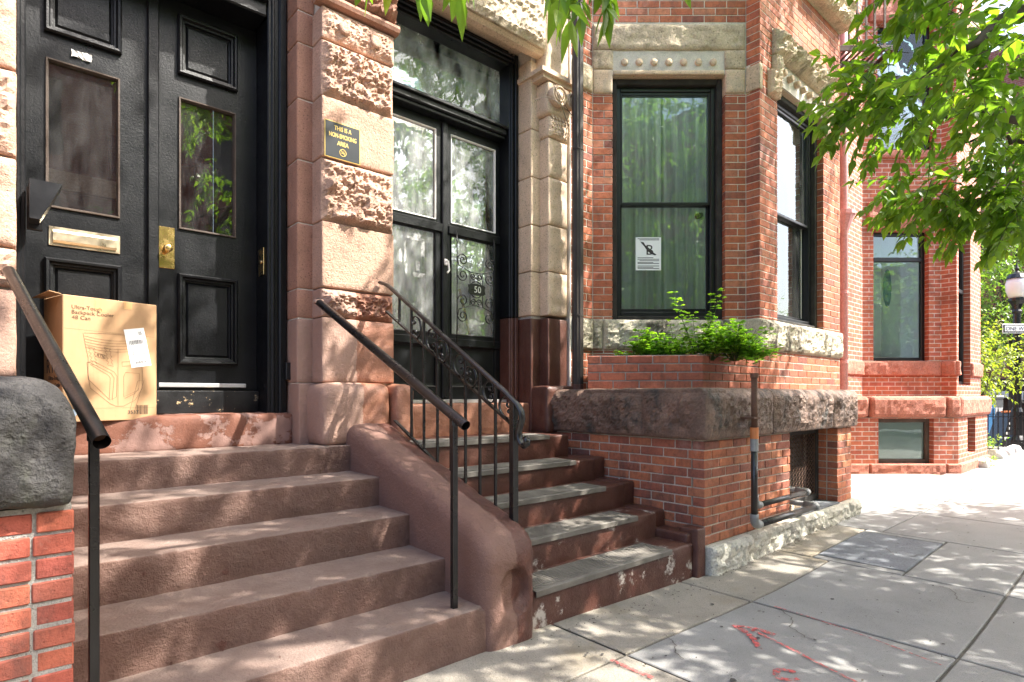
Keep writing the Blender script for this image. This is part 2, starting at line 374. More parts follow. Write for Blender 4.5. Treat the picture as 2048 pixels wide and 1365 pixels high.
def rough(name, F, u0, u1, n0, n1, z0, z1, mat, parent=None, b=.015, s=.04, amp=.003, f=9, rock=0, rf=5, margin=.03, hook=None, seed=0, smooth=True, round_top=0):
    """block with rounded, uneven edges; rock = height of a rock-faced front"""
    b = min(b, (u1-u0)*.45, (n1-n0)*.45, (z1-z0)*.45)
    A = [axis(u0, u1, b, s), axis(n0, n1, b, s), axis(z0, z1, b, s)]; L = [len(a) for a in A]
    lo = (u0, n0, z0); hi = (u1, n1, z1); V = []; ix = {}
    def vid(i, j, k):
        if (i, j, k) in ix: return ix[(i, j, k)]
        p = Vector((A[0][i], A[1][j], A[2][k])); q = Vector([min(max(p[t], lo[t]+b), hi[t]-b) for t in range(3)]); d = p-q
        nn = d.normalized() if d.length > 1e-9 else Vector((0, 1, 0)); p = q+nn*b
        if round_top:
            h = max(0, min(1, (p.z-(hi[2]-round_top))/round_top)); w = 1-math.sqrt(max(0, 1-h*h))
            p.y -= w*round_top*.8*max(0, (p.y-lo[1])/(hi[1]-lo[1]))
        w = F.p(p.x, p.y, p.z); dd = amp*(nz(w, f, seed)+.5*nz(w, f*2.7, seed+5))
        if rock and nn.y > .6:
            e = min(p.x-u0, u1-p.x, p.z-z0, z1-p.z); e = max(0, min(1, e/margin)); e = e*e*(3-2*e)
            st = Vector((w.x*1.0, w.y, w.z*1.55)); h0 = nz(st, rf*.8, seed+3); h1 = nz(st, rf*2.1, seed+9)
            r = .55+.55*h0+.5*max(h1, -.35)+.36*nz(w, rf*4.7, seed+1)+.32*nz(w, rf*9.5, seed+2)+.26*nz(w, rf*19, seed+4)
            r = math.floor(r*3.2)/3.2*.45+r*.55
            dd += rock*e*(.15+.8*r)
        p = p+nn*dd
        if hook: p = hook(p, nn)
        ix[(i, j, k)] = len(V); V.append(F.p(p.x, p.y, p.z)); return ix[(i, j, k)]
    Fs = []
    for ax in range(3):
        o1, o2 = [t for t in range(3) if t != ax]
        for side in (0, L[ax]-1):
            for a in range(L[o1]-1):
                for c in range(L[o2]-1):
                    q = []
                    for da, dc in ((0, 0), (1, 0), (1, 1), (0, 1)):
                        t = [0, 0, 0]; t[ax] = side; t[o1] = a+da; t[o2] = c+dc; q.append(vid(*t))
                    flip = (side == 0) != (ax == 1)
                    # frame (u,n,z) is left-handed: n = -Y
                    Fs.append(q if flip else q[::-1])
    return mk(name, V, Fs, mat, parent, smooth and rock < .03)
def xrough(name, x0, x1, y0, y1, z0, z1, mat, parent=None, **k): return rough(name, F0, x0, x1, -y1, -y0, z0, z1, mat, parent, **k)
def ring(mb, F, u0, u1, z0, z1, prof, close=True):
    """mitred moulding: prof = [(inset, n), ...] from the outside in"""
    base = len(mb.V); V = []
    for ins, n in prof:
        V += [F.p(u0+ins, n, z0+ins), F.p(u1-ins, n, z0+ins), F.p(u1-ins, n, z1-ins), F.p(u0+ins, n, z1-ins)]
    Fc = []
    for i in range(len(prof)-1):
        for k in range(4):
            a = i*4+k; b2 = i*4+(k+1) % 4; Fc.append((a, b2, b2+4, a+4))
    if close: m = (len(prof)-1)*4; Fc.append((m, m+1, m+2, m+3))
    mb.add(V, Fc)
def frame4(mb, F, u0, u1, z0, z1, w, n0, n1, b=.004, bottom=True, wz=None):
    wz = wz or w
    boxm(mb, F, u0, u0+w, n0, n1, z0, z1, b); boxm(mb, F, u1-w, u1, n0, n1, z0, z1, b)
    boxm(mb, F, u0+w+.0005, u1-w-.0005, n0, n1-.001, z1-wz, z1, b)
    if bottom: boxm(mb, F, u0+w+.0005, u1-w-.0005, n0, n1-.001, z0, z0+wz, b)
def prism(mb, pts, F, u0, u1):
    """extrude a closed (n,z) profile along u"""
    m = len(pts); V = [F.p(u0, n, z) for n, z in pts]+[F.p(u1, n, z) for n, z in pts]
    Fc = [(i, (i+1) % m, (i+1) % m+m, i+m) for i in range(m)]+[tuple(range(m))[::-1], tuple(range(m, 2*m))]
    mb.add(V, fixn(V, Fc))
def poly(mb, pts, z0, z1):
    """extrude a plan polygon (x,y) between two levels"""
    m = len(pts); V = [(x, y, z0) for x, y in pts]+[(x, y, z1) for x, y in pts]
    Fc = [(i, (i+1) % m, (i+1) % m+m, i+m) for i in range(m)]+[tuple(range(m))[::-1], tuple(range(m, 2*m))]
    mb.add(V, fixn(V, Fc))
def tube(mb, pts, r, seg=8, caps=True, flat=None, t=0):
    pts = [Vector(p) for p in pts]; n = len(pts); rs = r if hasattr(r, '__len__') else [r]*n
    V = []; up = None
    for i, p in enumerate(pts):
        d = (pts[min(i+1, n-1)]-pts[max(i-1, 0)]).normalized()
        if up is None:
            up = Vector((0, 0, 1)) if abs(d.z) < .9 else Vector((1, 0, 0))
        s = d.cross(up); s = s.normalized() if s.length > 1e-6 else Vector((1, 0, 0)); w = s.cross(d).normalized(); up = w
        for k in range(seg):
            a = 2*math.pi*(k+.5)/seg; fl = flat or (1, 1)
            V.append(p+s*math.cos(a)*rs[i]*fl[0]+w*math.sin(a)*rs[i]*fl[1])
    Fc = [(i*seg+k, i*seg+(k+1) % seg, (i+1)*seg+(k+1) % seg, (i+1)*seg+k) for i in range(n-1) for k in range(seg)]
    if caps: Fc += [tuple(range(seg))[::-1], tuple(range((n-1)*seg, n*seg))]
    mb.add(V, Fc, t)
def lathe(mb, prof, c, seg=16, F=None):
    """prof [(r, h)] around a vertical axis, or around n of a frame when F given (c = (u, z))"""
    V = []
    for r, h in prof:
        for k in range(seg):
            a = 2*math.pi*k/seg
            V.append(F.p(c[0]+r*math.cos(a), h, c[1]+r*math.sin(a)) if F else (c[0]+r*math.cos(a), c[1]+r*math.sin(a), c[2]+h))
    n = len(prof); Fc = [(i*seg+k, i*seg+(k+1) % seg, (i+1)*seg+(k+1) % seg, (i+1)*seg+k) for i in range(n-1) for k in range(seg)]
    Fc += [tuple(range(seg))[::-1], tuple(range((n-1)*seg, n*seg))]
    mb.add(V, fixn(V, Fc))
def text(name, body, size, F, u, n, z, mat, parent, align='LEFT', shear=0, sx=1, rot=0, ext=.0006, bold=0):
    c = bpy.data.curves.new('t', 'FONT'); c.body = body; c.size = size; c.align_x = align; c.extrude = ext; c.shear = shear; c.resolution_u = 3; c.offset = bold*size
    o = bpy.data.objects.new('t', c); COL.objects.link(o); dg = bpy.context.evaluated_depsgraph_get()
    me = bpy.data.meshes.new_from_object(o.evaluated_get(dg)); bpy.data.objects.remove(o)
    cr, sr = math.cos(rot), math.sin(rot)
    V = [F.p(u+(v.co.x*sx*cr-v.co.y*sr), n+v.co.z, z+(v.co.x*sx*sr+v.co.y*cr)) for v in me.vertices]
    Fc = [tuple(p.vertices) for p in me.polygons]; bpy.data.meshes.remove(me)
    return mk(name, V, Fc, mat, parent)
def spiral(c, r0, r1, a0, a1, n=18):
    return [(c[0]+(r0+(r1-r0)*i/n)*math.cos(a0+(a1-a0)*i/n), c[1]+(r0+(r1-r0)*i/n)*math.sin(a0+(a1-a0)*i/n)) for i in range(n+1)]

# ---- brickwork: every brick its own piece
BRICKS = []          # (score, frame, u0, u1, z0, z1, depth, n, mat, parent)
def pxscore(p, w):
    d = CA*p.x+SA*p.y; return w/max(d, .3)
def wall_bricks(F, u0, u1, z0, z1, holes=(), course=.0738, L=.225, j=.010, mat='brick_red', parent=None, tooth0=0, tooth1=0, depth=.10, phase=0, english=False, nj=.0015, out=None):
    out = BRICKS if out is None else out
    nC = int(round((z1-z0)/course)); course = (z1-z0)/nC
    for c in range(nC):
        a = z0+c*course; b = a+course-j
        s = u0+(tooth0 if (c+phase) % 2 else 0); e = u1-(tooth1 if (c+phase) % 2 == 0 else 0)
        segs = [(s, e, a, b)]
        for hu0, hu1, hz0, hz1 in holes:
            ns = []
            for p, q, za, zb_ in segs:
                if hu1 <= p or hu0 >= q or zb_ <= hz0 or za >= hz1: ns.append((p, q, za, zb_)); continue
                if hu0-p > .02: ns.append((p, hu0, za, zb_))
                if hz0-j-za > .012: ns.append((max(p, hu0), min(q, hu1), za, hz0-j))
                if zb_-hz1-j > .012: ns.append((max(p, hu0), min(q, hu1), hz1+j, zb_))
                if q-hu1 > .02: ns.append((hu1, q, za, zb_))
            segs = ns
        LL = L/2 if english and c % 2 else L
        off = u0-L+(LL/2 if c % 2 and not english else 0)+(L*.25 if english and c % 2 else 0)+random.uniform(-.006, .006)
        for p, q, za, zb_ in segs:
            k0 = int((p-off)/LL)-1; cuts = [off+k*LL for k in range(k0, k0+int((q-p)/LL)+4)]
            cuts = [p]+[x for x in cuts if x-p > .045 and q-x > .045]+[q+j]
            for x0, x1 in zip(cuts, cuts[1:]):
                x1 -= j
                out.append((pxscore(F.p((x0+x1)/2, 0, a), min(x1-x0, .2)), F, x0, x1, za, zb_, depth, random.uniform(-nj, nj), mat, parent))
BM = {}
def emit_bricks(lst, limit=300, rest_parent=None, name='brick'):
    lst = sorted(lst, key=lambda t: -t[0]); rest = {}
    for i, (sc, F, u0, u1, z0, z1, dp, n, mat, par) in enumerate(lst):
        if i < limit:
            key = (round((u1-u0)*250), round((z1-z0)*500), round(dp*100), mat)
            if key not in BM:
                V, f = cbox(-(u1-u0)/2, (u1-u0)/2, -dp, 0, 0, z1-z0, .004)
                V = [F0.p(*v) for v in V]; me = bpy.data.meshes.new(name); me.from_pydata([list(v) for v in V], [], fixn(V, f)); me.materials.append(MATS[mat]); BM[key] = me
            o = place(bpy.data.objects.new(name, BM[key]), par, F.p((u0+u1)/2, n, z0))
            o.rotation_euler = (random.uniform(-.004, .004), random.uniform(-.006, .006), F.a+random.uniform(-.004, .004))
        else:
            boxm(rest.setdefault((mat, rest_parent or par), MB()), F, u0, u1, -dp, n, z0, z1, .003, random.random())
    for (mat, par), mb in rest.items(): mb.build('brickwork', mat, par, tint=mb.T, kind='stuff')
def backing(mb, F, u0, u1, z0, z1, n0, n1, holes=()):
    us = sorted({u0, u1, *[min(max(h[0], u0), u1) for h in holes], *[min(max(h[1], u0), u1) for h in holes]})
    for a, b in zip(us, us[1:]):
        zs = [(z0, z1)]
        for h in holes:
            if h[0] < b-1e-6 and h[1] > a+1e-6:
                zs = [w for p, q in zs for w in ((p, min(q, h[2])), (max(p, h[3]), q)) if w[1]-w[0] > 1e-4]
        for p, q in zs:
            V = [F.p(u, n, z) for u in (a, b) for n in (n0, n1) for z in (p, q)]
            mb.add(V, fixn(V, [(0, 1, 3, 2), (4, 6, 7, 5), (0, 4, 5, 1), (2, 3, 7, 6), (0, 2, 6, 4), (1, 5, 7, 3)]))

# ---- leaves
def leaf(mb, p, d, up, L, w, fold=.25, t=0, droop=.15):
    s = d.cross(up)
    s = s.normalized() if s.length > 1e-5 else Vector((1, 0, 0)); n = s.cross(d).normalized()
    b = len(mb.V); dn = Vector((0, 0, -1))
    mid = p+d*L*.45; q = p+d*L*.75+dn*L*droop*.5; tip = p+d*L+dn*L*droop
    mb.V += [p, p+d*L*.2+s*w*.36+n*w*fold*.4, mid+s*w*.5+n*w*fold*.5, q+s*w*.27+n*w*fold*.2, tip, q-s*w*.27+n*w*fold*.2, mid-s*w*.5+n*w*fold*.5, p+d*L*.2-s*w*.36+n*w*fold*.4, mid, q]
    mb.F += [(b, b+1, b+2, b+8), (b+8, b+2, b+3, b+9), (b+9, b+3, b+4), (b, b+8, b+6, b+7), (b+8, b+9, b+5, b+6), (b+9, b+4, b+5)]
    mb.T += [t]*6
def rv(s=1): return Vector((random.gauss(0, s), random.gauss(0, s), random.gauss(0, s)))
def twig(lv, wd, p, d, length, n, L, w, r=.0025, droop=.5):
    d = d.normalized(); pts = [p]; q = p.copy(); dd = d.copy()
    for i in range(n):
        dd = (dd+Vector((0, 0, -.12*droop))+rv(.08)).normalized(); q = q+dd*length/n; pts.append(q.copy())
        side = dd.cross(Vector((0, 0, 1)));
        side = side.normalized() if side.length > .01 else Vector((1, 0, 0))
        sgn = 1 if i % 2 else -1
        for k in ((sgn,) if random.random() < .45 else (1, -1)):
            ld = (dd*.55+side*k*.75+Vector((0, 0, -.35*droop-.15))+rv(.22)).normalized()
            leaf(lv, q, ld, (Vector((0, 0, 1))+rv(.35)), L*random.uniform(.65, 1.15), w*random.uniform(.75, 1.15), random.uniform(.1, .4), min(1, max(0, random.gauss(.45, .25))), random.uniform(.05, .3))
    leaf(lv, q, dd, Vector((0, 0, 1))+rv(.3), L, w, .25, random.random(), .2)
    if wd is not None: tube(wd, pts, [r*(1-.7*i/n) for i in range(n+1)], 4, False)
# ================================================================ the setting
ground = mk('ground', [(-300, -300, -1.42), (300, -300, -1.42), (300, 300, -1.42), (-300, 300, -1.42)], [(0, 1, 2, 3)], 'asphalt'); ground['kind'] = 'structure'
road = mk('road', [(-60, -11.0, -1.405), (60, -11.0, -1.405), (60, -1.9, -1.405), (-60, -1.9, -1.405)], [(0, 1, 2, 3)], 'asphalt'); road['kind'] = 'structure'
kerb = thing('kerb', (4, -1.82, -1.4), None, None); kerb['kind'] = 'structure'
for i in range(14):
    xrough('kerbstone', -8+i*2.2, -8+i*2.2+2.18, -1.9, -1.74, -1.5, -1.275, 'granite', kerb, b=.02, s=.2)
pave = thing('pavement', (4, .5, -1.3), None, None); pave['kind'] = 'structure'
bed = MB()
V = []; nx = 90
for i in range(nx+1):
    x = -9+i*.4
    V += [(x, -1.75, G(x)-.012), (x, 9, G(x)-.012)]
bed.add(V, [(2*i, 2*i+2, 2*i+3, 2*i+1) for i in range(nx)]); bed.build('joint_bed', 'joint_dirt', pave)
def slab(x0, x1, y0, y1, mat, dz=0):
    g = .0075; n = max(2, int((x1-x0)/.3)); V = []; e = .006
    xs = [x0+g, x0+g+e]+[x0+(x1-x0)*i/n for i in range(1, n)]+[x1-g-e, x1-g]
    for i, x in enumerate(xs):
        edge = i in (0, len(xs)-1); t = random.uniform(-.0005, .0005)
        for k, y in enumerate((y0+g, y0+g, y0+g+e, y1-g-e, y1-g, y1-g)):
            z = G(x)+dz+t-(.05 if k in (0, 5) else (.005 if (k in (1, 4) or edge) else 0)); V.append((x, y, z))
    m = len(xs); Fc = [(i*6+k, (i+1)*6+k, (i+1)*6+k+1, i*6+k+1) for i in range(m-1) for k in range(5)]
    mk('paving_slab', V, Fc, mat, pave)
EX = [-6.4, -5.15, -3.9, -2.65, -1.4, -.15, 1.05, 2.3, 3.58, 4.85, 6.1, 7.35, 8.6, 9.85, 11.1, 12.4, 13.7, 15, 16.3, 17.6, 18.9, 20.2]
for a, b in zip(EX, EX[1:]):
    for y0, y1 in ((-1.73, -.4), (-.4, .707), (.707, 1.77)):
        if (a, y0) == (4.85, .707):
            slab(a, b, .707, 1.28, 'concrete', 0); slab(a+.1, 6.0, 1.28, 1.9, 'slate', .002); slab(6.0, b, 1.28, 1.9, 'concrete', .001); slab(a, a+.1, 1.28, 1.9, 'concrete', 0)
        else: slab(a, b, y0, y1, 'concrete' if a > 2 else 'concrete_old', random.uniform(-.002, .002))
    if a == 4.85: slab(a, b, 1.9, 2.4, 'concrete_old')
    else: slab(a, b, 1.77, 2.4, 'concrete_old' if a < 6 else 'concrete', random.uniform(-.002, .002))
    if 6 < a < 11: slab(a, b, 2.4, 4.0, 'concrete_tan')
    if a > 13:
        for y0 in (2.4, 3.7, 5.0, 6.3): slab(a, b, y0, y0+1.3, 'concrete')
# spray-paint marks, gum spots
def strip(mb, pts, w, dz=.006):
    P = [Vector((*gnd(*p), 0)) for p in pts]; V = []
    for i, p in enumerate(P):
        d = (P[min(i+1, len(P)-1)]-P[max(i-1, 0)]).normalized(); s = Vector((-d.y, d.x, 0)); ww = w*random.uniform(.75, 1.2)/2
        for k in (1, -1):
            q = p+s*ww*k; V.append((q.x, q.y, G(q.x)+dz))
    mb.add(V, [(2*i, 2*i+1, 2*i+3, 2*i+2) for i in range(len(P)-1)])
def spray():
    t = MATS['red_spray']; n = t.node_tree; b = n.nodes['Principled BSDF']
    g = n.nodes.new('ShaderNodeNewGeometry'); q = n.nodes.new('ShaderNodeTexNoise'); q.inputs['Scale'].default_value = 45; q.inputs['Detail'].default_value = 6
    r = n.nodes.new('ShaderNodeValToRGB'); r.color_ramp.elements[0].position = .36; r.color_ramp.elements[1].position = .62
    n.links.new(g.outputs['Position'], q.inputs['Vector']); n.links.new(q.outputs['Fac'], r.inputs[0]); n.links.new(r.outputs[0], b.inputs['Alpha'])
spray()
mb = MB()
def bez(a, b, c, n=10): return [((1-t)**2*a[0]+2*t*(1-t)*b[0]+t*t*c[0], (1-t)**2*a[1]+2*t*(1-t)*b[1]+t*t*c[1]) for t in [i/n for i in range(n+1)]]
strip(mb, bez((1466, 1243), (1500, 1240), (1549, 1259)), .035); strip(mb, bez((1470, 1244), (1505, 1255), (1519, 1290)), .035)
strip(mb, bez((1502, 1249), (1560, 1275), (1640, 1318)), .022); strip(mb, bez((1640, 1318), (1690, 1345), (1730, 1362)), .016)
mb.build('spray_arrow', 'red_spray', pave)
mb = MB(); strip(mb, bez((1592, 1338), (1545, 1325), (1553, 1345)), .03); strip(mb, bez((1553, 1345), (1560, 1358), (1598, 1352)), .03); mb.build('spray_letter', 'red_spray', pave)
mb = MB(); strip(mb, bez((1221, 1319), (1250, 1333), (1306, 1356)), .028); mb.build('spray_dash', 'red_spray', pave)
mb = MB(); strip(mb, bez((1549, 1199), (1680, 1235), (1882, 1314), 24), .009); mb.build('spray_line', 'red_spray', pave)
mb = MB()
for i in range(150):
    if i < 8: x, y = gnd(*[(1510, 1163), (1443, 1244), (1515, 1266), (1466, 1357), (1265, 1301), (1665, 1184), (1630, 1267), (1425, 1197)][i])
    else: x, y = random.uniform(1.5, 13), random.uniform(-.3, 2.15)
    r = random.uniform(.008, .02) if i < 8 else random.uniform(.003, .011); a0 = random.random()*6
    V = [(x+r*math.cos(a0+k*.785)*random.uniform(.7, 1.2), y+r*.8*math.sin(a0+k*.785)*random.uniform(.7, 1.2), G(x)+.0055) for k in range(8)]
    mb.add(V, [tuple(range(8))])
mb.build('gum_spots', 'gum', pave, kind='stuff')
# hairline cracks
for pl in (((1560, 1204), (1585, 1222), (1580, 1240), (1612, 1262), (1640, 1268)), ((1770, 1095), (1790, 1108), (1822, 1112), (1850, 1106)), ((1330, 1262), (1352, 1285), (1349, 1300), (1372, 1318)), ((1880, 1165), (1905, 1172), (1918, 1190), (1950, 1196))):
    mb = MB(); P = []
    for a, b in zip(pl, pl[1:]):
        for i in range(6): P.append((a[0]+(b[0]-a[0])*i/6+random.uniform(-3, 3), a[1]+(b[1]-a[1])*i/6+random.uniform(-1, 1)))
    strip(mb, P, .005, .0052); mb.build('crack', 'joint_dirt', pave)
# grit, leaf bits and twigs gathered along the wall foot and joints
lit = MB()
for i in range(420):
    k = random.random()
    if k < .5: x, y = random.uniform(3.9, 6.9), 2.20-abs(random.gauss(0, .05))
    elif k < .7: x, y = random.uniform(1.8, 3.8), 2.19-abs(random.gauss(0, .06))
    else: x, y = random.uniform(1.6, 8), random.uniform(.3, 2.1)
    p = Vector((x, y, G(x)+.006)); d = Vector((random.gauss(0, 1), random.gauss(0, 1), .05)).normalized()
    if random.random() < .35: leaf(lit, p, d, Vector((0, 0, 1)), random.uniform(.01, .028), random.uniform(.005, .012), .3, random.random(), 0)
    else:
        r = random.uniform(.002, .005); lit.add([p+Vector((r, 0, 0)), p+Vector((-r*.6, r, 0)), p+Vector((-r*.5, -r, 0)), p+Vector((0, 0, r))], [(0, 1, 3), (1, 2, 3), (2, 0, 3)])
lit.build('pavement_litter', 'soil', pave, kind='stuff')

# ================================================================ left house: brownstone entrance
H1 = thing('brownstone_house', (.8, 4.2, -1.3), 'pink brownstone house with black double doors above the left stoop', 'house')
YF = 3.85                                     # face of the piers
LV = [2.68, 2.455, 2.065, 1.64, 1.20, .74, .535, .08]
# pier between the two entrances
PX0, PX1 = 1.645, 2.205
# coursed blocks, alternately rock-faced and tooled
rows = [(LV[1]+.004, LV[0], 'stone_pink', .035, 9), (LV[2]+.004, LV[1], 'stone_pink', .075, 4), (LV[3]+.004, LV[2], 'stone_pink_smooth', .004, 12), (LV[4]+.004, LV[3], 'stone_pink', .07, 4), (LV[5]+.004, LV[4], 'stone_pink_smooth', .004, 12), (LV[6]+.004, LV[5], 'pier_paint', .07, 5), (LV[7]+.004, LV[6], 'pier_paint', .012, 6)]
for i, (a, b, m, rk, rf) in enumerate(rows):
    base = -YF+(.0 if rk > .02 else .0)
    xrough('stone_block', PX0, PX1, YF+(.015 if rk > .05 else 0), 4.30, a, b, m, H1, b=.012, s=.0115 if rk > .02 else .03, amp=.0025, rock=rk, rf=rf, margin=.05 if rk > .03 else .02, seed=i*3.3)
box('pier_core', F0, PX0+.02, PX1-.004, -4.36, -YF-.03, -.36, 3.6, 'mortar_light', H1)
for cx in (1.80, 2.04):
    mb = MB(); lathe(mb, [(.045, -YF-.02), (.045, -YF+.03), (.036, -YF+.042), (.012, -YF+.036), (0.002, -YF+.036)], (cx, 2.565), 14, F0); mb.build('rosette', 'stone_pink', H1, True)
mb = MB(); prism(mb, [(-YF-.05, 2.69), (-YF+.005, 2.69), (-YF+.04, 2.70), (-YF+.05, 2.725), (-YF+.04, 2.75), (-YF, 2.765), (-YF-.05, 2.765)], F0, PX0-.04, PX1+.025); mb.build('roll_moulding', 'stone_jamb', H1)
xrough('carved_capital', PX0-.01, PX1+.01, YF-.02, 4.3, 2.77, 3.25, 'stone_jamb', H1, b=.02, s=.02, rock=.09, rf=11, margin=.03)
mb = MB()
for k in range(26):
    cx = PX0+random.random()*.55; cz = 2.79+random.random()*.35; tube(mb, [(cx+.03*math.cos(a*.7)*(1-a/9), YF-.035-.02*math.sin(a*.5), cz+.03*math.sin(a*.7)*(1-a/9)) for a in range(9)], [.014-.0012*a for a in range(9)], 5)
mb.build('carved_leaves', 'stone_pink', H1, True)
xrough('plinth', 1.60, 2.13, 3.74, 4.32, -.36, .085, 'pier_paint', H1, b=.07, s=.035, amp=.008, f=6)
xrough('plinth', 2.135, 2.31, 3.70, 4.30, -.36, .08, 'pier_paint', H1, b=.06, s=.035, amp=.008, f=6)
# stepped jamb right of door
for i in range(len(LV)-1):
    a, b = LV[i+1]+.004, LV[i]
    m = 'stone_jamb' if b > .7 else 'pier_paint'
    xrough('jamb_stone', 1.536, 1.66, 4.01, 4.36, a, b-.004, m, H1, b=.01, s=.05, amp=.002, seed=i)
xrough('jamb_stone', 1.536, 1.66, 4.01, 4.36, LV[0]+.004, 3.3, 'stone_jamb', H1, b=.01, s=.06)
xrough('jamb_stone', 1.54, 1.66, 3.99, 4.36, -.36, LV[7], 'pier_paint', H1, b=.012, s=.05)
box('jamb_mortar', F0, 1.545, 1.70, -4.35, -4.018, -.3, 3.3, 'mortar_light', H1)
# wall left of door
WLV = LV[1:7]
zs = [3.3]+WLV+[.08, -.36]
for i in range(len(zs)-1):
    rk = (.05, 4) if i in (1, 3, 5) else (.02, 7)
    xrough('stone_block', -1.6, .052, YF+.02, 4.3, zs[i+1]+.008, zs[i]-.004, 'stone_pink' if i < 6 else 'pier_paint', H1, b=.012, s=.022 if i < 7 else .05, amp=.003, rock=rk[0], rf=rk[1], seed=50+i)
box('wall_core', F0, -1.6, .03, -4.5, -YF-.05, -.36, 3.3, 'mortar_light', H1)
# lintel over door, upper wall
xrough('lintel', -1.6, 2.2, YF-.01, 4.3, 3.305, 3.9, 'stone_pink', H1, b=.02, s=.08, rock=.05, rf=4)
xbox('wall', -3.5, 2.2, 3.95, 4.4, 3.9, 6, 'stone_pink', H1)
# door case
DY = 4.43
fr = MB(); boxm(fr, F0, 1.402, 1.534, -4.50, -4.20, -.145, 3.3, .006); boxm(fr, F0, 1.475, 1.531, -4.36, -4.178, -.14, 3.29, .01); boxm(fr, F0, 1.424, 1.45, -4.3, -4.188, -.14, 3.29, .008)
boxm(fr, F0, -.06, .095, -4.52, -4.12, -.145, 3.3, .006); boxm(fr, F0, .052, .075, -4.3, -4.102, -.14, 3.29, .008)
fr.build('door_frame', 'black_door', H1)
fr = MB(); boxm(fr, F0, .097, 1.40, -4.5, -4.205, 2.66, 2.80, .01); boxm(fr, F0, .097, 1.40, -4.5, -4.165, 2.755, 2.795, .012); boxm(fr, F0, .097, 1.40, -4.5, -4.24, 2.80, 2.86, .01); boxm(fr, F0, .097, 1.40, -4.5, -4.205, 3.22, 3.30, .01)
fr.build('transom_bar', 'black_door', H1)
box('transom_pane', F0, .099, 1.398, -4.40, -4.394, 2.862, 3.218, 'glass_door', H1, b=0)
xbox('threshold', .097, 1.40, 4.385, 4.5, -.125, .027, 'black_door_worn', H1)
D = Fr(0, DY)
def dpt(px, py): return fp(px, py, DY)
def rect(px0, px1, pyt, pyb):
    x0 = fx(px0, DY); x1 = fx(px1, DY); return x0, x1, fz(pyb, x0, DY), fz(pyt, x0, DY)
MOULD = [(0, .001), (0, .022), (.010, .032), (.022, .030), (.030, .012), (.042, .010), (.044, -.012), (.052, -.014), (.066, -.002), (.080, -.002)]
def leaf_door(x0, x1, rs, name='door_leaf'):
    """rs: list of (u0,u1,z0,z1) openings; stiles and rails in between"""
    top, bot = 2.655, .03
    op = [r for r in rs]
    mb = MB(); backing(mb, D, x0, x1, bot, top, -.05, 0, [(r[0], r[1], r[2], r[3]) for r in op]); return mb
# openings (upper panel, glass, lower panel) of each leaf
RL = fx(306, DY)
L0, L1, R0, R1 = .098, RL-.003, RL+.003, 1.399
lx0, lx1 = fx(88, DY), fx(243, DY); rx0, rx1 = fx(355, DY), fx(474, DY)
UPZ = (fz(62, lx0, DY), fz(62, lx0, DY)+.40); GLZ = (fz(412, lx0, DY), fz(117, lx0+.02, DY)); LPZ = (fz(728, rx0, DY), fz(547, rx0, DY))
for nm, (a, b), (p, q) in (('left', (L0, L1), (lx0, lx1)), ('right', (R0, R1), (rx0, rx1))):
    holes = [(p, q, *UPZ), (p+.01, q-.012, *GLZ), (p, q, *LPZ)]
    mb = leaf_door(a, b, holes); ob = mb.build('door_leaf', 'black_door', H1)
    for z in (UPZ, LPZ):
        m2 = MB(); ring(m2, D, p, q, z[0], z[1], MOULD); m2.build('panel', 'black_door', ob)
    m2 = MB(); ring(m2, D, p+.010, q-.012, GLZ[0], GLZ[1], [(-.004, .002), (-.002, .012), (.006, .012), (.012, -.004), (.013, -.02)], False); m2.build('glazing_bead', 'wood_brown', ob)
    box('pane', D, p+.012, q-.014, -.026, -.021, GLZ[0]+.002, GLZ[1]-.002, 'glass_door', ob, b=0)
    if nm == 'left':
        x0, x1 = fx(97, DY), fx(240, DY); z0, z1 = fz(490, x0, DY), fz(452, x0, DY); left = ob
        box('letter_slot', D, x0, x1, .001, .008, z0, z1, 'brass_pale', ob, b=.002)
        m2 = MB(); prism(m2, [(.009, z0+.018), (.016, z0+.017), (.023, z0+.03), (.023, z1-.034), (.016, z1-.02), (.009, z1-.019)], D, x0+.02, x1-.02); m2.build('slot_flap', 'brass_pale', ob)
        m2 = MB(); V = []
        for i in range(9):
            for k in range(4): V.append(D.p(fx(143, DY)+i*.0125+random.uniform(-.002, .002), .003+random.random()*.012, fz(100, fx(143, DY), DY)-k*.014+random.uniform(-.004, .004)))
        m2.add(V, [(i*4+k, (i+1)*4+k, (i+1)*4+k+1, i*4+k+1) for i in range(8) for k in range(3)]); m2.build('torn_tape', 'paper', ob)
    else:
        x0, x1 = fx(316, DY), fx(349, DY); z0, z1 = fz(535, x0, DY), fz(452, x0, DY); right = ob
        box('lock_plate', D, x0, x1, .001, .006, z0, z1, 'brass', ob, b=.002)
        m2 = MB(); cz = fz(497, x0, DY); cu = (x0+x1)/2
        lathe(m2, [(.022, .006), (.022, .012), (.012, .016), (.011, .032), (.018, .037), (.026, .045), (.0275, .056), (.024, .067), (.012, .071), (.001, .071)], (cu, cz), 18, D); m2.build('door_knob', 'brass', ob, True)
        box('weather_strip', D, R0+.0, 1.32, .001, .022, fz(775, x0, DY), fz(766, x0, DY), 'alu', ob, b=.004)
box('door_leaf', D, L1-.03, R0+.028, .002, .028, .03, 2.65, 'black_door', H1, b=.006).name = 'astragal'
x0 = 1.40
mb = MB(); RV = Fr(1.402, 4.43, -90)
box('bell_plate', RV, .055, .165, .001, .008, fz(551, 1.4, 4.3), fz(497, 1.4, 4.3), 'brass', H1, b=.002)
mb = MB(); lathe(mb, [(.012, .008), (.012, .013), (.002, .013)], (.11, fz(524, 1.4, 4.3)), 12, RV); mb.build('bell_button', 'brass_pale', H1)
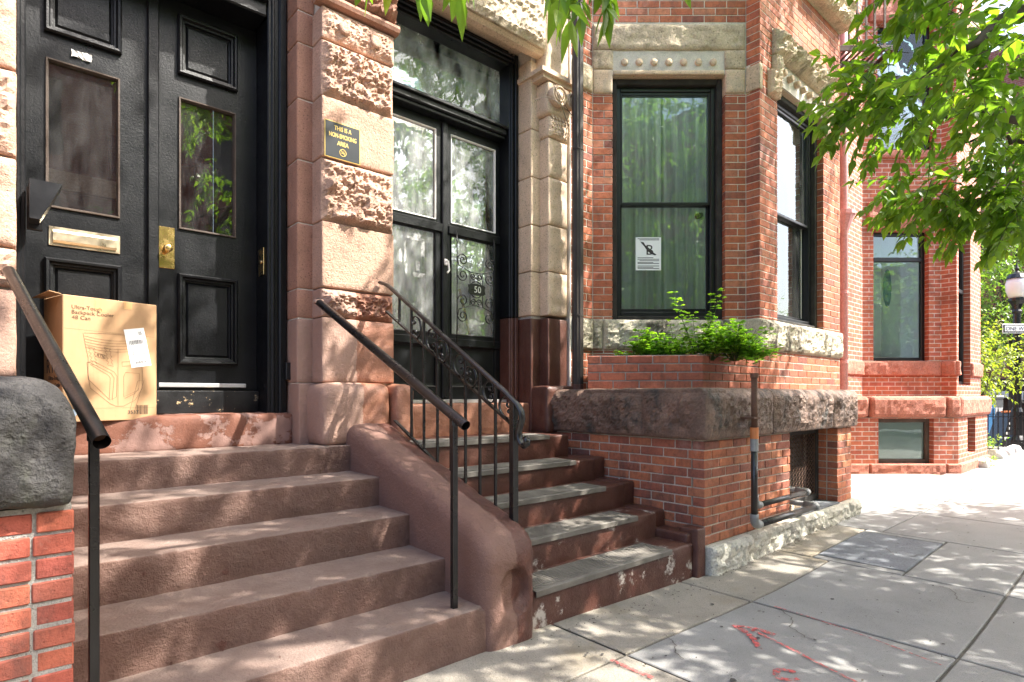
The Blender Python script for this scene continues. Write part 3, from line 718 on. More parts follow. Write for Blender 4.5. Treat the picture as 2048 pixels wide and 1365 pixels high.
xbox('hinge_box', 1.505, 1.55, 4.13, 4.20, fz(760, 1.5, 4.15), fz(725, 1.5, 4.15), 'dark_metal', H1, b=.004)
# vestibule behind door
vb = MB(); boxm(vb, F0, -.2, 1.6, -6.42, -6.4, -.1, 3.4); boxm(vb, F0, -.22, -.2, -6.4, -4.5, -.1, 3.4); boxm(vb, F0, 1.6, 1.62, -6.4, -4.5, -.1, 3.4); boxm(vb, F0, -.22, 1.62, -6.42, -4.41, 3.401, 3.43)
vb.build('vestibule_wall', 'plaster_amber', H1); xbox('vestibule_floor', -.2, 1.6, 4.51, 6.4, -.14, -.1, 'wood_brown', H1)
mb = MB(); boxm(mb, F0, .72, .80, -6.39, -6.35, -.1, 2.25); boxm(mb, F0, 1.42, 1.5, -6.39, -6.35, -.1, 2.25); boxm(mb, F0, .72, 1.5, -6.39, -6.35, 2.25, 2.36); mb.build('inner_door_frame', 'wood_brown', H1)
MBX = thing('mailbox_panel', (.38, 5.1, .3), 'dark row of numbered mailboxes seen through the left door pane', 'mailbox')
box('panel', F0, .02, .95, -5.2, -5.1, .30, 1.42, 'plaster_dark', MBX); box('cornice', F0, 0, .97, -5.22, -5.07, 1.424, 1.55, 'plaster', MBX)
for i in range(4):
    z = 1.20-i*.20
    box('mailbox_door', F0, .08, .52, -5.1, -5.085, z-.09, z+.09, 'dark_metal', MBX); box('mailbox_door', F0, .55, .92, -5.1, -5.085, z-.09, z+.09, 'dark_metal', MBX)
    box('name_card', F0, .26, .31, -5.084, -5.081, z-.03, z+.035, 'paper_worn', MBX, b=0); text('number', str(i+1), .06, F0, .272, -5.08, z-.02, 'ink', MBX)
box('name_strip', F0, .32, .46, -5.084, -5.081, .77, .80, 'paper_worn', MBX, b=0)
# black metal hood on the left door jamb
hd = thing('metal_hood', (.08, 4.05, .95), 'black metal hooded box on the left jamb above the letter slot', 'wall box')
hx0, hx1 = fx(58, 4.02), fx(124, 3.98); zt = fz(362, hx0, 4.0); zb = fz(440, hx0, 4.0)
V = [(hx0, 4.11, zt), (hx1, 4.11, zt), (hx1, 3.95, zt), (hx0, 3.95, zt), (hx0, 4.11, zb), (hx0+.045, 4.11, zb), (hx0+.045, 3.95, zb), (hx0, 3.95, zb)]
m2 = MB(); m2.add(V, fixn(V, [(0, 1, 2, 3), (4, 5, 6, 7), (0, 1, 5, 4), (1, 2, 6, 5), (2, 3, 7, 6), (3, 0, 4, 7)])); m2.build('hood', 'dark_metal', hd)
xbox('back_plate', hx0-.008, hx0+.06, 4.085, 4.112, zb-.03, zt-.005, 'black_iron', hd)

# ---- bay base left of the stoop (near, cropped by the frame)
BX1 = .166; BY = 2.25
def capround(p, nn):
    h = max(0, min(1, (p.z-(.055-.15))/.15)); w = 1-math.sqrt(max(0, 1-h*h)); k = max(0, min(1, (p.x-(BX1-.5))/.5)); p.x -= .10*w*k; return p
xrough('base_cap', -2.2, BX1-.001, BY-.05, 3.8, -.338, .055, 'stone_cap_grey', H1, b=.028, s=.013, amp=.009, f=10, rock=.02, rf=8, margin=.06, round_top=.15, hook=capround)
lst = []
FB = Fr(-2.0, BY, 0); zb = -1.33
wall_bricks(FB, .9, 2.0+BX1, zb, -.345, mat='brick_pillar', parent=H1, course=.0705, tooth1=.105, english=True, nj=.0045, out=lst, L=.205, j=.0105)
FS = Fr(BX1, BY, 90); wall_bricks(FS, 0, 1.5, zb, -.345, mat='brick_pillar', parent=H1, course=.0705, tooth0=.105, phase=0, nj=.003, out=lst, L=.205, j=.0105)
mb = MB(); backing(mb, F0, -2.2, BX1-.005, -1.33, -.34, -3.8, -BY-.0055); mb.build('mortar_bed', 'mortar_grey', H1)
emit_bricks(lst, 300)

# ================================================================ left stoop
ST = thing('stoop', (.95, 2.9, -1.27), 'pinkish brown painted stone stoop with five steps to the double doors', 'stoop')
def chip_edge(n_, z_):
    def h(p, nn):
        e = max(abs(p.y-n_), abs(p.z-z_))
        if e < .03:
            q = nz((p.x, n_, z_), 6)+.6*nz((p.x, n_, z_), 19, 4)-.28
            if q > 0: k = min(1, q*2.2)*(1-e/.03); p.y -= .016*k; p.z -= .014*k
        return p
    return h
SZ = [-1.047, -.873, -.694, -.517, -.343]; SY = [2.237, 2.563, 2.923, 3.285, 3.685]
for i, (z, y) in enumerate(zip(SZ, SY)):
    yb = (SY[i+1]+.10 if i < 4 else 4.2)
    xrough('step', BX1+.002, 1.80, y, yb, (SZ[i-1]-.03 if i else -1.35), z, 'paint_steps', ST, b=.008, s=.022, amp=.0028, f=13, seed=i*2, hook=chip_edge(-y, z))
xrough('door_sill', BX1-.1, 1.55, 4.10, 4.42, -.36, -.128, 'paint_peeling', ST, b=.03, s=.03, amp=.006, f=9)
# cheek wall between the two stoops
def cheek():
    A = []; x0, x1 = 1.775, 2.125; nu = 30
    prof = [(3.86, -.19), (3.70, -.205), (3.55, -.26), (3.3, -.345), (3.05, -.43), (2.8, -.515), (2.55, -.60), (2.40, -.65), (2.32, -.685), (2.26, -.72), (2.225, -.77), (2.205, -.83)]
    pts = []
    for (a, b) in zip(prof, prof[1:]):
        n = max(1, int(math.hypot(a[0]-b[0], a[1]-b[1])/.03))
        pts += [(a[0]+(b[0]-a[0])*t/n, a[1]+(b[1]-a[1])*t/n) for t in range(n)]
    z = -.83
    while z > -1.36: pts.append((2.205, z)); z -= .025
    pts.append((2.205, -1.36)); V = []; rows = []
    for (y, z) in pts:
        row = []
        front = z < -.84
        for k in range(nu+1):
            s = k/nu*2-1; e = abs(s)**8; x = x0+(x1-x0)*k/nu
            p = Vector((x, y, z))
            tt = 0 if y > 2.45 else min(1, max(0, (-.60-z)/.30)); tt = tt*tt*(3-2*tt)
            p.y += e*.075*tt; p.z -= e*.075*(1-tt)
            am = .007*nz(p, 6)+.005*nz(p, 17)+.003*nz(p, 45); p.z += am if not front else 0; p.y -= am if front else am*.5
            if front:
                r = math.hypot((x-1.965)/.098, (z+1.0)/.125)
                if r < 1: p.y += .05*min(1, (1-r)*5)
            row.append(len(V)); V.append(p)
        rows.append(row)
    Fc = [(rows[i][k], rows[i][k+1], rows[i+1][k+1], rows[i+1][k]) for i in range(len(rows)-1) for k in range(nu)]
    # sides
    for k, x in ((0, x0), (nu, x1)):
        b = len(V); V.append(Vector((x, 3.86, -1.37))); Fc.append(tuple([r_[k] for r_ in rows]+[b]))
    return mk('cheek_wall', V, Fc, 'cheek_paint', ST, True)
cheek()

# pipe handrails
def pipe_rail(x, label):
    r = thing('pipe_handrail', (x, 2.326, SZ[0]), label, 'handrail', 'black pipe handrails of the left stoop')
    mb = MB(); a = Vector((x-.10 if x > 1 else x-.20, 3.80 if x > 1 else 3.72, .628 if x > 1 else .60)); b = Vector((x, 2.326, -.105)); e = b+(b-a).normalized()*.10
    if x > 1: a.x = 1.60
    tube(mb, [a, a.lerp(b, .33), a.lerp(b, .66), b, e], .0255, 16, False)
    for q, d in ((e, 1),):
        pass
    mb.build('rail', 'black_iron', r, True)
    m2 = MB(); tube(m2, [e+(a-e).normalized()*.09, e+(a-e).normalized()*.045], .0225, 14); m2.build('pipe_bore', 'rust', r)
    m3 = MB(); x < 1 or lathe(m3, [(.034, -.012), (.034, .012)], (a.x, a.y, a.z), 12); x < 1 or m3.build('wall_socket', 'pier_paint', r)
    m4 = MB(); boxm(m4, F0, x-.0145, x+.0145, -2.3405, -2.3115, SZ[0]-.01, -.13, .003); m4.build('post', 'black_iron', r)
    m5 = MB(); tube(m5, [Vector((x, 2.326, -.15)), Vector((x, 2.326, -.115))], .02, 8); m5.build('post_cap', 'black_iron', r)
pipe_rail(1.665, 'black pipe handrail ending above the cheek wall beside the scrolled railing')
pipe_rail(.224, 'black pipe handrail crossing in front of the cardboard box')

# ================================================================ right stoop
S2 = thing('stoop', (2.9, 2.9, -1.27), 'dark brown stone stoop with ribbed metal treads below the glazed doors', 'stoop')
TZ = [-1.068, -.883, -.705, -.533, -.345]; TY = [2.28, 2.565, 2.86, 3.165, 3.465]
for i, (z, y) in enumerate(zip(TZ, TY)):
    yb = (TY[i+1]+.08 if i < 4 else 4.02)
    xr = 3.74 if i == 0 else 3.70
    xrough('step', 2.118, xr, y, yb, (TZ[i-1]-.03 if i else -1.4), z, 'paint_brown_chipped' if i in (0, 1) else 'paint_brown', S2, b=.016, s=.05, amp=.005, f=6, seed=20+i*2)
    x0, x1 = 2.16, 3.45
    pl = xbox('tread_plate', x0, x1, y-.012, y+.235, z+.001, z+.008, 'steel_tread', S2, b=.002)
    m2 = MB()
    for k in range(9): boxm(m2, F0, x0+.02, x1-.02, -(y+.032+k*.023), -(y+.020+k*.023), z+.0082, z+.0125, .001)
    m2.build('tread_rib', 'steel_tread', pl)
    xbox('nosing', x0, x1, y-.020, y-.013, z-.028, z+.007, 'steel_tread', S2, b=.003)
xrough('door_sill', 2.2, 3.78, 4.0, 4.34, -.36, -.075, 'pier_paint', S2, b=.02, s=.05, amp=.004)
# painted stringer against the bay base
for i in range(4):
    xrough('stringer', 3.695, 3.852, TY[i]+.02, TY[i+1]+.05, -1.36, TZ[i]+.006+(0 if i else .06), 'paint_brown', S2, b=.02, s=.05, amp=.006)
xrough('stringer', 3.745, 3.856, 2.245, 2.40, -1.38, -.965, 'paint_brown', S2, b=.015, s=.04, amp=.004)

# iron railing
IR = thing('iron_railing', (2.08, 2.34, -.75), 'black wrought iron railing with C scrolls on the sloping cheek wall', 'railing')
RX = 2.08
def ztop(y): return -.035+.595*(y-2.34)
def zmid(y): return -.165+.555*(y-2.36)
def zbot(y): return -.775+.48*(y-2.385)
mb = MB(); pts = [(RX, 3.83, ztop(3.78)), (RX, 3.72, ztop(3.72))]+[(RX, y, ztop(y)) for y in (3.2, 2.8, 2.42)]
lt = [(2.36, -.03), (2.32, -.055), (2.292, -.09), (2.286, -.13), (2.30, -.165), (2.312, -.20), (2.308, -.235), (2.292, -.262), (2.268, -.275), (2.248, -.262), (2.246, -.238), (2.262, -.228)]
pts += [(RX, y, z+.0) for y, z in lt]
tube(mb, pts, .021, 8, True, (1.05, .62)); mb.build('handrail', 'black_iron', IR, True)
for fn, nm, y0, y1 in ((zmid, 'middle_bar', 3.74, 2.36), (zbot, 'bottom_bar', 3.62, 2.36)):
    mb = MB(); tube(mb, [(RX, y0, fn(y0)), (RX, y1, fn(y1))], .0155, 4, True, (1, .55)); mb.build(nm, 'black_iron', IR)
xbox('post', RX-.019, RX+.019, 2.335, 2.373, -.86, ztop(2.355)-.01, 'black_iron', IR, b=.003)
ys = [fy(px, RX) for px in (823, 848, 875, 902, 931, 960, 991)]
for y in ys:
    mb = MB(); boxm(mb, F0, RX-.0075, RX+.0075, -y-.0075, -y+.0075, zbot(y)-.004, ztop(y)-.008, .0015); mb.build('baluster', 'black_iron', IR)
yy = fy(799, RX); xbox('baluster', RX-.0075, RX+.0075, yy-.0075, yy+.0075, zmid(yy), ztop(yy), 'black_iron', IR, b=.0015)
ye = ys+[2.354]
for i in range(7):
    ya, yb = ye[i], ye[i+1]; c = (ya+yb)/2; zc = (ztop(c)+zmid(c))/2-.012; hh = (ztop(c)-zmid(c))/2-.012; w = (ya-yb)/2-.009
    s = 1 if i in (0, 2, 4) else -1; P = []
    for k in range(41):
        a = -2.0+4.0*k/40            # C body
        P.append((c-s*(-.35+math.cos(a))*w*.95, zc+math.sin(a)*hh*.93+.555*(-s*(math.cos(a)-.35))*w*.9*.35))
    def curl(p, q, turn):
        d = Vector((q[0]-p[0], q[1]-p[1])).normalized(); cur = Vector(q); out = []
        for k in range(16):
            st = .0105*(1-k/19); d = Matrix.Rotation(turn*.36, 2) @ d; cur = cur+d*st; out.append((cur.x, cur.y))
        return out
    # make both ends curl inwards
    e1 = curl(P[1], P[0], -1 if s < 0 else 1); e2 = curl(P[-2], P[-1], 1 if s < 0 else -1)
    full = e1[::-1]+P+e2
    mb = MB(); tube(mb, [(RX, y, z) for y, z in full], .0075, 5, True, (1.3, .5)); mb.build('scroll', 'black_iron', IR, True)

# cardboard box on the sill
CB = thing('cardboard_box', (.45, 4.1, -.13), 'brown cardboard cooler box with white shipping label in front of the double doors', 'box')
BF = Fr(.247, 4.02, 14); BW, BD, BH, BZ = .482, .285, .705, -.152
mb = MB(); boxm(mb, BF, 0, BW, -BD, 0, BZ, BZ+BH, .004); mb.build('carton', 'cardboard', CB)
mb = MB(); V = [BF.p(-.001, -.015, BZ+BH+.001), BF.p(-.001, -BD+.015, BZ+BH+.001), BF.p(-.06, -BD+.02, BZ+BH-.006), BF.p(-.055, -.02, BZ+BH+.012)]; mb.add(V+[v+Vector((0, 0, .004)) for v in V], fixn(V+[v+Vector((0, 0, .004)) for v in V], [(0, 1, 2, 3), (4, 5, 6, 7), (0, 1, 5, 4), (1, 2, 6, 5), (2, 3, 7, 6), (3, 0, 4, 7)])); mb.build('flap', 'cardboard', CB)
T = .0012
text('print', 'Ultra-Tough', .030, BF, .040, T, BZ+.632, 'ink_soft', CB); text('print', 'Backpack Cooler', .030, BF, .040, T, BZ+.604, 'ink_soft', CB); text('print', '48 Can', .031, BF, .042, T, BZ+.574, 'ink_soft', CB)
SF = Fr(*BF.p(0, -BD, 0).xy, 14-90)
text('print', 'RTIC', .115, SF, .045, T, BZ+.275, 'ink', CB, sx=.9); text('print', 'Ultra-Tough', .035, SF, .075, T, BZ+.235, 'ink', CB); text('print', 'Backpack Cooler', .035, SF, .05, T, BZ+.195, 'ink', CB, sx=.85); text('print', '48 Can', .032, SF, .1, T, BZ+.16, 'ink', CB)
text('print', 'RTIC 48 CAN 204 FL', .022, SF, .04, T, BZ+.09, 'ink', CB)
def line2(pts, w=.0016, mat='ink_soft', F=BF, name='print'):
    mb = MB(); V = []
    for i, p in enumerate(pts):
        a = Vector(pts[max(i-1, 0)]); b = Vector(pts[min(i+1, len(pts)-1)]); d = (b-a); d = d.normalized() if d.length else Vector((1, 0)); s = Vector((-d.y, d.x))*w/2
        for k in (1, -1): V.append(F.p(p[0]+s.x*k, T, BZ+p[1]+s.y*k))
    mb.add(V, [(2*i, 2*i+1, 2*i+3, 2*i+2) for i in range(len(pts)-1)]); return mb
dr = MB()
def dl(*pts, w=.0016):
    m = line2(pts, w); dr.add(m.V, m.F)
for k in range(6):
    z = .50-.016*k; dl(*[(.10+i*.022+.004*k*.3, z-.018*math.sin(i/13*math.pi)*(1 if k else -.3)) for i in range(14)])
dl((.095, .50), (.12, .36), (.12, .27), (.13, .19), (.23, .10), (.26, .085), (.30, .085), (.36, .12), (.40, .19), (.40, .30)); dl((.385, .49), (.40, .30))
dl((.115, .335), (.12, .24), (.225, .125), (.24, .125), (.25, .25), (.235, .275), (.13, .335), (.115, .335)); dl((.115, .335), (.145, .345), (.25, .285), (.265, .26), (.262, .14), (.24, .125)); dl((.225, .125), (.23, .25), (.22, .265), (.13, .325))
dl((.27, .42), (.27, .09)); dl((.30, .26), (.30, .14), (.38, .18), (.385, .28), (.31, .285), (.30, .26)); dl((.305, .13), (.36, .16), (.38, .19))
dl((.375, .235), (.41, .24), (.355, .045), (.33, .05), (.375, .235)); dl((.29, .345), (.33, .35), (.345, .365)); dl((.29, .345), (.292, .32), (.34, .325))
for x in (.125, .205):
    dl(*[(x+.01*(i % 2)-.006+.005*i*.4, .42-.0115*i) for i in range(9)]); dl(*[(x+.026-.008*(i % 2)+.004*i*.4, .42-.0115*i) for i in range(9)]); dl((x-.006, .425), (x+.03, .415)); dl((x+.012, .325), (x+.042, .318))
dl((.155, .395), (.20, .382), (.202, .36), (.155, .37), (.153, .39), (.155, .395)); dl((.005, .075), (.47, .075), w=.0008); dl((.005, .52), (.47, .505), w=.0009)
dr.build('drawing', 'ink_soft', CB)
text('print', 'RTIC', .022, BF, .16, T, BZ+.374, 'ink_soft', CB, rot=-.25)
def barcode(F, u, z, w, h, n, mat, par, nn):
    mb = MB(); x = 0
    while x < w:
        a = random.choice((.0015, .0025, .004)); V = [F.p(u+x, nn, z), F.p(u+x+a, nn, z), F.p(u+x+a, nn, z+h), F.p(u+x, nn, z+h)]; mb.add(V, [(0, 1, 2, 3)]); x += a+random.choice((.0015, .002, .003))
    mb.build('barcode', mat, par)
barcode(BF, .37, BZ+.035, .06, .055, 1, 'ink_soft', CB, T); text('print', '3537 .', .03, BF, .32, T, BZ+.038, 'ink', CB)
mb = MB(); boxm(mb, BF, .155, .21, .0005, .001, BZ+BH-.075, BZ+BH-.003, 0); mb.build('tape', 'tape', CB); mb = MB(); boxm(mb, BF, .30, .345, .0005, .001, BZ+BH-.045, BZ+BH-.003, 0); mb.build('tape', 'tape', CB)
mb = MB(); lathe(mb, [(.022, .0004), (.022, .0012)], (.045, BZ+.05), 20, BF); mb.build('blue_dot', 'blue_dot', CB)
lb = MB(); rr = -.0; c, s = math.cos(.19), math.sin(.19)
def lab(x, z): return (.375+x*c-z*s, BZ+.435+x*s+z*c)
LF = [lab(-.055, .115), lab(.055, .115), lab(.055, -.115), lab(-.055, -.115)]
lb.add([BF.p(u, .0016, z) for u, z in LF]+[BF.p(u, .0004, z) for u, z in LF], [(0, 1, 2, 3), (4, 7, 6, 5), (0, 4, 5, 1), (1, 5, 6, 2), (2, 6, 7, 3), (3, 7, 4, 0)]); lbo = lb.build('shipping_label', 'paper', CB)
for zz in (.02, -.045, -.095):
    mb = MB(); x = -.042
    while x < .042:
        a = random.choice((.0015, .0025, .0035)); h = .026 if zz > -.09 else .016; Q = [lab(x, zz), lab(x+a, zz), lab(x+a, zz+h), lab(x, zz+h)]; mb.add([BF.p(u, .0019, z) for u, z in Q], [(0, 1, 2, 3)]); x += a+random.choice((.0015, .002, .003))
    mb.build('barcode', 'ink', lbo)
u, z = lab(-.045, -.067); text('print', '3537', .024, BF, u, .0019, z, 'ink', lbo, rot=.19); u, z = lab(.02, .075); text('print', 'IS', .026, BF, u, .0019, z, 'ink', lbo, rot=.19)

# non-smoking sign
sx0, sz0 = fp(648, 312, YF); sx1, _ = fp(719, 320, YF); szt = fz(238, sx0, YF)
SG = thing('wall_sign', ((sx0+sx1)/2, YF, sz0), 'black and gold non-smoking sign on the pink stone pier', 'sign')
box('plate', F0, sx0, sx1, -YF+.006, -YF+.011, sz0, szt, 'gold_ink', SG, b=.001); box('face', F0, sx0+.005, sx1-.005, -YF+.0105, -YF+.0125, sz0+.005, szt-.005, 'sign_black', SG, b=.0005)
cu = (sx0+sx1)/2; hh = szt-sz0
for tx, zz, sc in (('THIS IS A', .80, .92), ('NON-SMOKING', .60, .83), ('AREA', .40, 1)):
    text('lettering', tx, .043, F0, cu, -YF+.0132, sz0+hh*zz-.006, 'gold_ink', SG, 'CENTER', sx=sc*.80, ext=.0007, bold=.012)
mb = MB(); P = [(cu+.024*math.cos(a*math.pi/12), sz0+hh*.20+.024*math.sin(a*math.pi/12)) for a in range(25)]; tube(mb, [F0.p(u, -YF+.0132, z) for u, z in P], .0022, 4, False)
tube(mb, [F0.p(cu-.016, -YF+.0132, sz0+hh*.20+.016), F0.p(cu+.016, -YF+.0132, sz0+hh*.20-.016)], .0022, 4)
tube(mb, [F0.p(cu-.013, -YF+.0132, sz0+hh*.20-.003), F0.p(cu+.015, -YF+.0132, sz0+hh*.20-.003)], .002, 4); tube(mb, [F0.p(cu+.01, -YF+.0132, sz0+hh*.20+.002), F0.p(cu+.004, -YF+.0132, sz0+hh*.20+.009), F0.p(cu+.008, -YF+.0132, sz0+hh*.20+.014)], .0014, 4); mb.build('no_smoking_symbol', 'gold_ink', SG)
# ================================================================ middle house: glazed doors and brick bay
H2 = thing('brick_house', (5.5, 3.8, -1.3), 'red brick house with buff stone entrance and canted bay window', 'house')
def fwall(name, F, u0, u1, z0, z1, holes, mat, par, rev=.16):
    us = sorted({u0, u1, *[h[0] for h in holes], *[h[1] for h in holes]}); V = []; uv = []; Fc = []
    def quad(P, U): b = len(V); V.extend(P); uv.extend(U); Fc.append((b, b+1, b+2, b+3))
    for a, b in zip(us, us[1:]):
        zs = [(z0, z1)]
        for h in holes:
            if h[0] < b-1e-6 and h[1] > a+1e-6: zs = [w for p, q in zs for w in ((p, min(q, h[2])), (max(p, h[3]), q)) if w[1]-w[0] > 1e-4]
        for p, q in zs: quad([F.p(a, 0, p), F.p(b, 0, p), F.p(b, 0, q), F.p(a, 0, q)], [(a, p), (b, p), (b, q), (a, q)])
    for h in holes:
        a, b, p, q = h
        quad([F.p(a, 0, p), F.p(a, -rev, p), F.p(a, -rev, q), F.p(a, 0, q)], [(0, p), (rev, p), (rev, q), (0, q)]); quad([F.p(b, 0, p), F.p(b, -rev, p), F.p(b, -rev, q), F.p(b, 0, q)], [(0, p), (rev, p), (rev, q), (0, q)])
        quad([F.p(a, 0, q), F.p(b, 0, q), F.p(b, -rev, q), F.p(a, -rev, q)], [(a, 0), (b, 0), (b, rev), (a, rev)]); quad([F.p(a, 0, p), F.p(b, 0, p), F.p(b, -rev, p), F.p(a, -rev, p)], [(a, 0), (b, 0), (b, rev), (a, rev)])
    return mk(name, V, Fc, mat, par, uv=uv)
# --- stone surround right of the doors (buff above, painted brown below z=.73)
JL = [3.15, 2.50, 2.05, 1.60, 1.16, .745]
def jstack(x0, x1, y0, y1, rock, seed, lv=JL, bott=-.36, split=.72, rf=5, b=.01):
    for i in range(len(lv)-1):
        xrough('jamb_stone', x0, x1, y0, y1, lv[i+1]+.003, lv[i]-.003, 'stone_buff', H2, b=b, s=.022 if rock else .05, amp=.003, rock=rock, rf=rf, seed=seed+i)
    xrough('jamb_stone', x0, x1, y0, y1, bott, split, 'paint_brown', H2, b=b+.002, s=.05, amp=.004, seed=seed)
jstack(3.724, 3.86, 3.97, 4.5, 0, 80)
jstack(3.842, 4.10, 3.86, 4.5, .02, 90, [2.42, 2.05, 1.60, 1.16, .745], rf=6)
xrough('plinth', 3.735, 4.14, 3.77, 4.4, -.36, .085, 'paint_brown', H2, b=.035, s=.03, amp=.006, rock=.02)
box('jamb_core', F0, 3.75, 4.12, -4.5, -3.99, -.35, 3.3, 'mortar_light', H2)
# carved capital with volutes
xrough('capital', 3.83, 4.10, 3.85, 4.5, 2.42, 2.62, 'stone_buff', H2, b=.03, s=.02, rock=.03, rf=14)
xrough('capital', 3.80, 4.12, 3.82, 4.5, 2.62, 2.93, 'stone_buff', H2, b=.04, s=.03)
for vu, vr in ((3.90, .095), (4.07, .075)):
    mb = MB(); lathe(mb, [(vr, -3.85), (vr, -3.77), (vr*.9, -3.755), (vr*.82, -3.765), (vr*.4, -3.765), (vr*.3, -3.75), (.002, -3.748)], (vu, 2.79), 22, F0); mb.build('volute', 'stone_buff', H2, True)
    mb = MB(); P = spiral((vu, 2.79), vr*.86, vr*.25, 0, 11, 40); tube(mb, [F0.p(u, -3.757, z) for u, z in P], .0065, 5); mb.build('volute_groove', 'stone_buff', H2, True)
mb = MB()
for k in range(24):
    u = 3.86+.045*(k % 6); z = 2.455+.042*(k//6); V = [F0.p(u, -3.845, z+.045), F0.p(u+.04, -3.845, z+.045), F0.p(u+.02, -3.815, z), F0.p(u+.02, -3.83, z+.05)]; mb.add(V, [(0, 1, 2), (0, 2, 3), (1, 3, 2)])
mb.build('carved_scales', 'stone_buff', H2)
mb = MB(); poly(mb, [(3.70, 3.79), (4.16, 3.79), (4.16, 4.5), (3.70, 4.5)], 2.97, 3.01); poly(mb, [(3.74, 3.82), (4.13, 3.82), (4.13, 4.5), (3.74, 4.5)], 2.931, 2.97); mb.build('abacus', 'stone_buff', H2)
mb = MB()
for (a, b, c) in (((3.62, 3.80, 2.66), (3.74, 3.75, 2.80), (4.08, 3.74, 2.62)), ((3.80, 3.755, 2.86), (3.88, 3.74, 2.74), (4.0, 3.75, 2.52)), ((3.86, 3.745, 2.80), (3.94, 3.74, 2.70), (4.02, 3.75, 2.66))):
    P = [Vector(a)*(1-t)**2+Vector(b)*2*t*(1-t)+Vector(c)*t*t for t in [i/8 for i in range(9)]]; tube(mb, P, .003, 4)
mb.build('dead_vine', 'bark', H2)
xrough('pilaster_block', 3.80, 4.12, 3.86, 4.5, 3.012, 3.7, 'stone_buff', H2, b=.02, s=.03, rock=.02)
# lintel with stepped soffit
mb = MB(); prism(mb, [(-3.87, 3.20), (-3.90, 3.17), (-3.97, 3.17), (-4.0, 3.235), (-4.06, 3.235), (-4.10, 3.29), (-4.5, 3.29), (-4.5, 3.7), (-3.87, 3.7)], F0, 2.206, 3.80); mb.build('lintel', 'stone_buff', H2)
xrough('lintel_face', 2.206, 3.798, 3.845, 3.90, 3.205, 3.9, 'stone_grey', H2, b=.01, s=.022, rock=.05, rf=7, margin=.06)
fwall('wall', Fr(2.21, 4.0), 0, 2.0, 3.9, 6, [], 'brick_far', H2)
# casing + doors
D2Y = 4.30; E2 = Fr(0, D2Y)
CX1 = 3.722
fr = MB()
for (u0, u1, n) in ((CX1-.10, CX1, 4.16), (CX1-.045, CX1-.004, 4.135), (CX1-.085, CX1-.06, 4.145)): boxm(fr, F0, u0, u1, -4.45, -n, .735 if n != 4.135 else .74, 3.25, .008)
boxm(fr, F0, 2.15, 2.25, -4.45, -4.16, -.08, 3.25, .008)
boxm(fr, F0, 2.25, CX1-.1, -4.45, -4.162, 3.13, 3.27, .01); boxm(fr, F0, 2.21, CX1-.004, -4.45, -4.137, 3.20, 3.232, .01); boxm(fr, F0, 2.21, CX1-.03, -4.45, -4.148, 3.165, 3.185, .006)
fr.build('door_frame', 'black_door', H2)
fr = MB()
for (u0, u1, n) in ((CX1-.10, CX1, 4.16), (CX1-.045, CX1-.004, 4.135), (CX1-.085, CX1-.06, 4.145)): boxm(fr, F0, u0, u1, -4.45, -n, -.08, .733 if n != 4.135 else .737, .008)
fr.build('door_frame_base', 'paint_brown', H2)
TB = (2.44, 2.575)
fr = MB(); boxm(fr, F0, 2.25, CX1-.101, -4.42, -4.19, TB[0]+.03, TB[1], .012); boxm(fr, F0, 2.25, CX1-.101, -4.42, -4.165, TB[1]-.05, TB[1]-.02, .008); boxm(fr, F0, 2.25, CX1-.101, -4.42, -4.215, TB[0], TB[0]+.03, .006)
fr.build('transom_bar', 'black_door', H2)
box('transom_pane', F0, 2.25, CX1-.101, -4.31, -4.304, TB[1]+.001, 3.129, 'glass_hall', H2, b=0)
xbox('threshold', 2.2, CX1-.1, 4.2, 4.42, -.074, -.045, 'alu', H2)
def door2(u0, u1, n1):
    st = .075 if u0 < 2.5 else .06
    zb, zt = -.04, TB[0]-.003
    m1, m2_ = 1.445, 1.55        # mid rail
    l1, l2 = .44, .545           # lower rail
    holes = [(u0+st, u1-st, m2_, zt-.085), (u0+st, u1-st, l2, m1), (u0+st, u1-st, zb+.11, l1)]
    mb = MB(); backing(mb, E2, u0, u1, zb, zt, -.045, n1, holes); o = mb.build('door_leaf', 'black_door', H2)
    for k, h in enumerate(holes):
        q = MB(); ring(q, E2, h[0], h[1], h[2], h[3], [(-.001, n1+.001), (.001, n1+.008), (.009, n1+.004), (.012, n1-.012)], False)
        if k < 2:
            q.build('glazing_bead', 'paper_worn' if k == 0 else 'black_door', o); box('pane', E2, h[0]+.002, h[1]-.002, -.02, -.015, h[2]+.002, h[3]-.002, 'glass_hall', o, b=0)
        else:
            ring(q, E2, h[0]+.012, h[1]-.012, h[2]+.012, h[3]-.012, [(0, n1-.012), (.02, n1-.015)]); q.build('panel', 'black_door', o)
    for (a, b) in ((m1-.0, m1+.028), (l1+.0, l1+.02)):
        box('rail_moulding', E2, u0+st*.5, u1-.01, n1+.0005, n1+.022, a, b+.05, 'black_door', o, b=.006)
    return o
MX = fx(888, D2Y)
dl2 = door2(2.252, MX-.012, 0); dr2 = door2(MX+.012, CX1-.102, 0)
box('astragal', E2, MX-.03, MX+.03, -.03, .022, -.03, TB[0]-.004, 'black_door', H2, b=.008)
# white lever handle
mb = MB(); cx, cz = MX, fz(530, MX, D2Y); boxm(mb, E2, cx-.016, cx+.016, .022, .036, cz-.01, cz+.045, .004); tube(mb, [E2.p(cx, .03, cz+.03), E2.p(cx, .065, cz+.02), E2.p(cx+.008, .07, cz-.06), E2.p(cx-.012, .07, cz-.085)], .009, 8); mb.build('door_handle', 'white_paint', H2)
_t = NT('paper_film'); _t.fin((.66, .67, .66), .8); _t.L(_t.ramp(_t.noise(35, 5, .7), [(.35, .25), (.6, .9)]), _t.b.inputs['Alpha'])
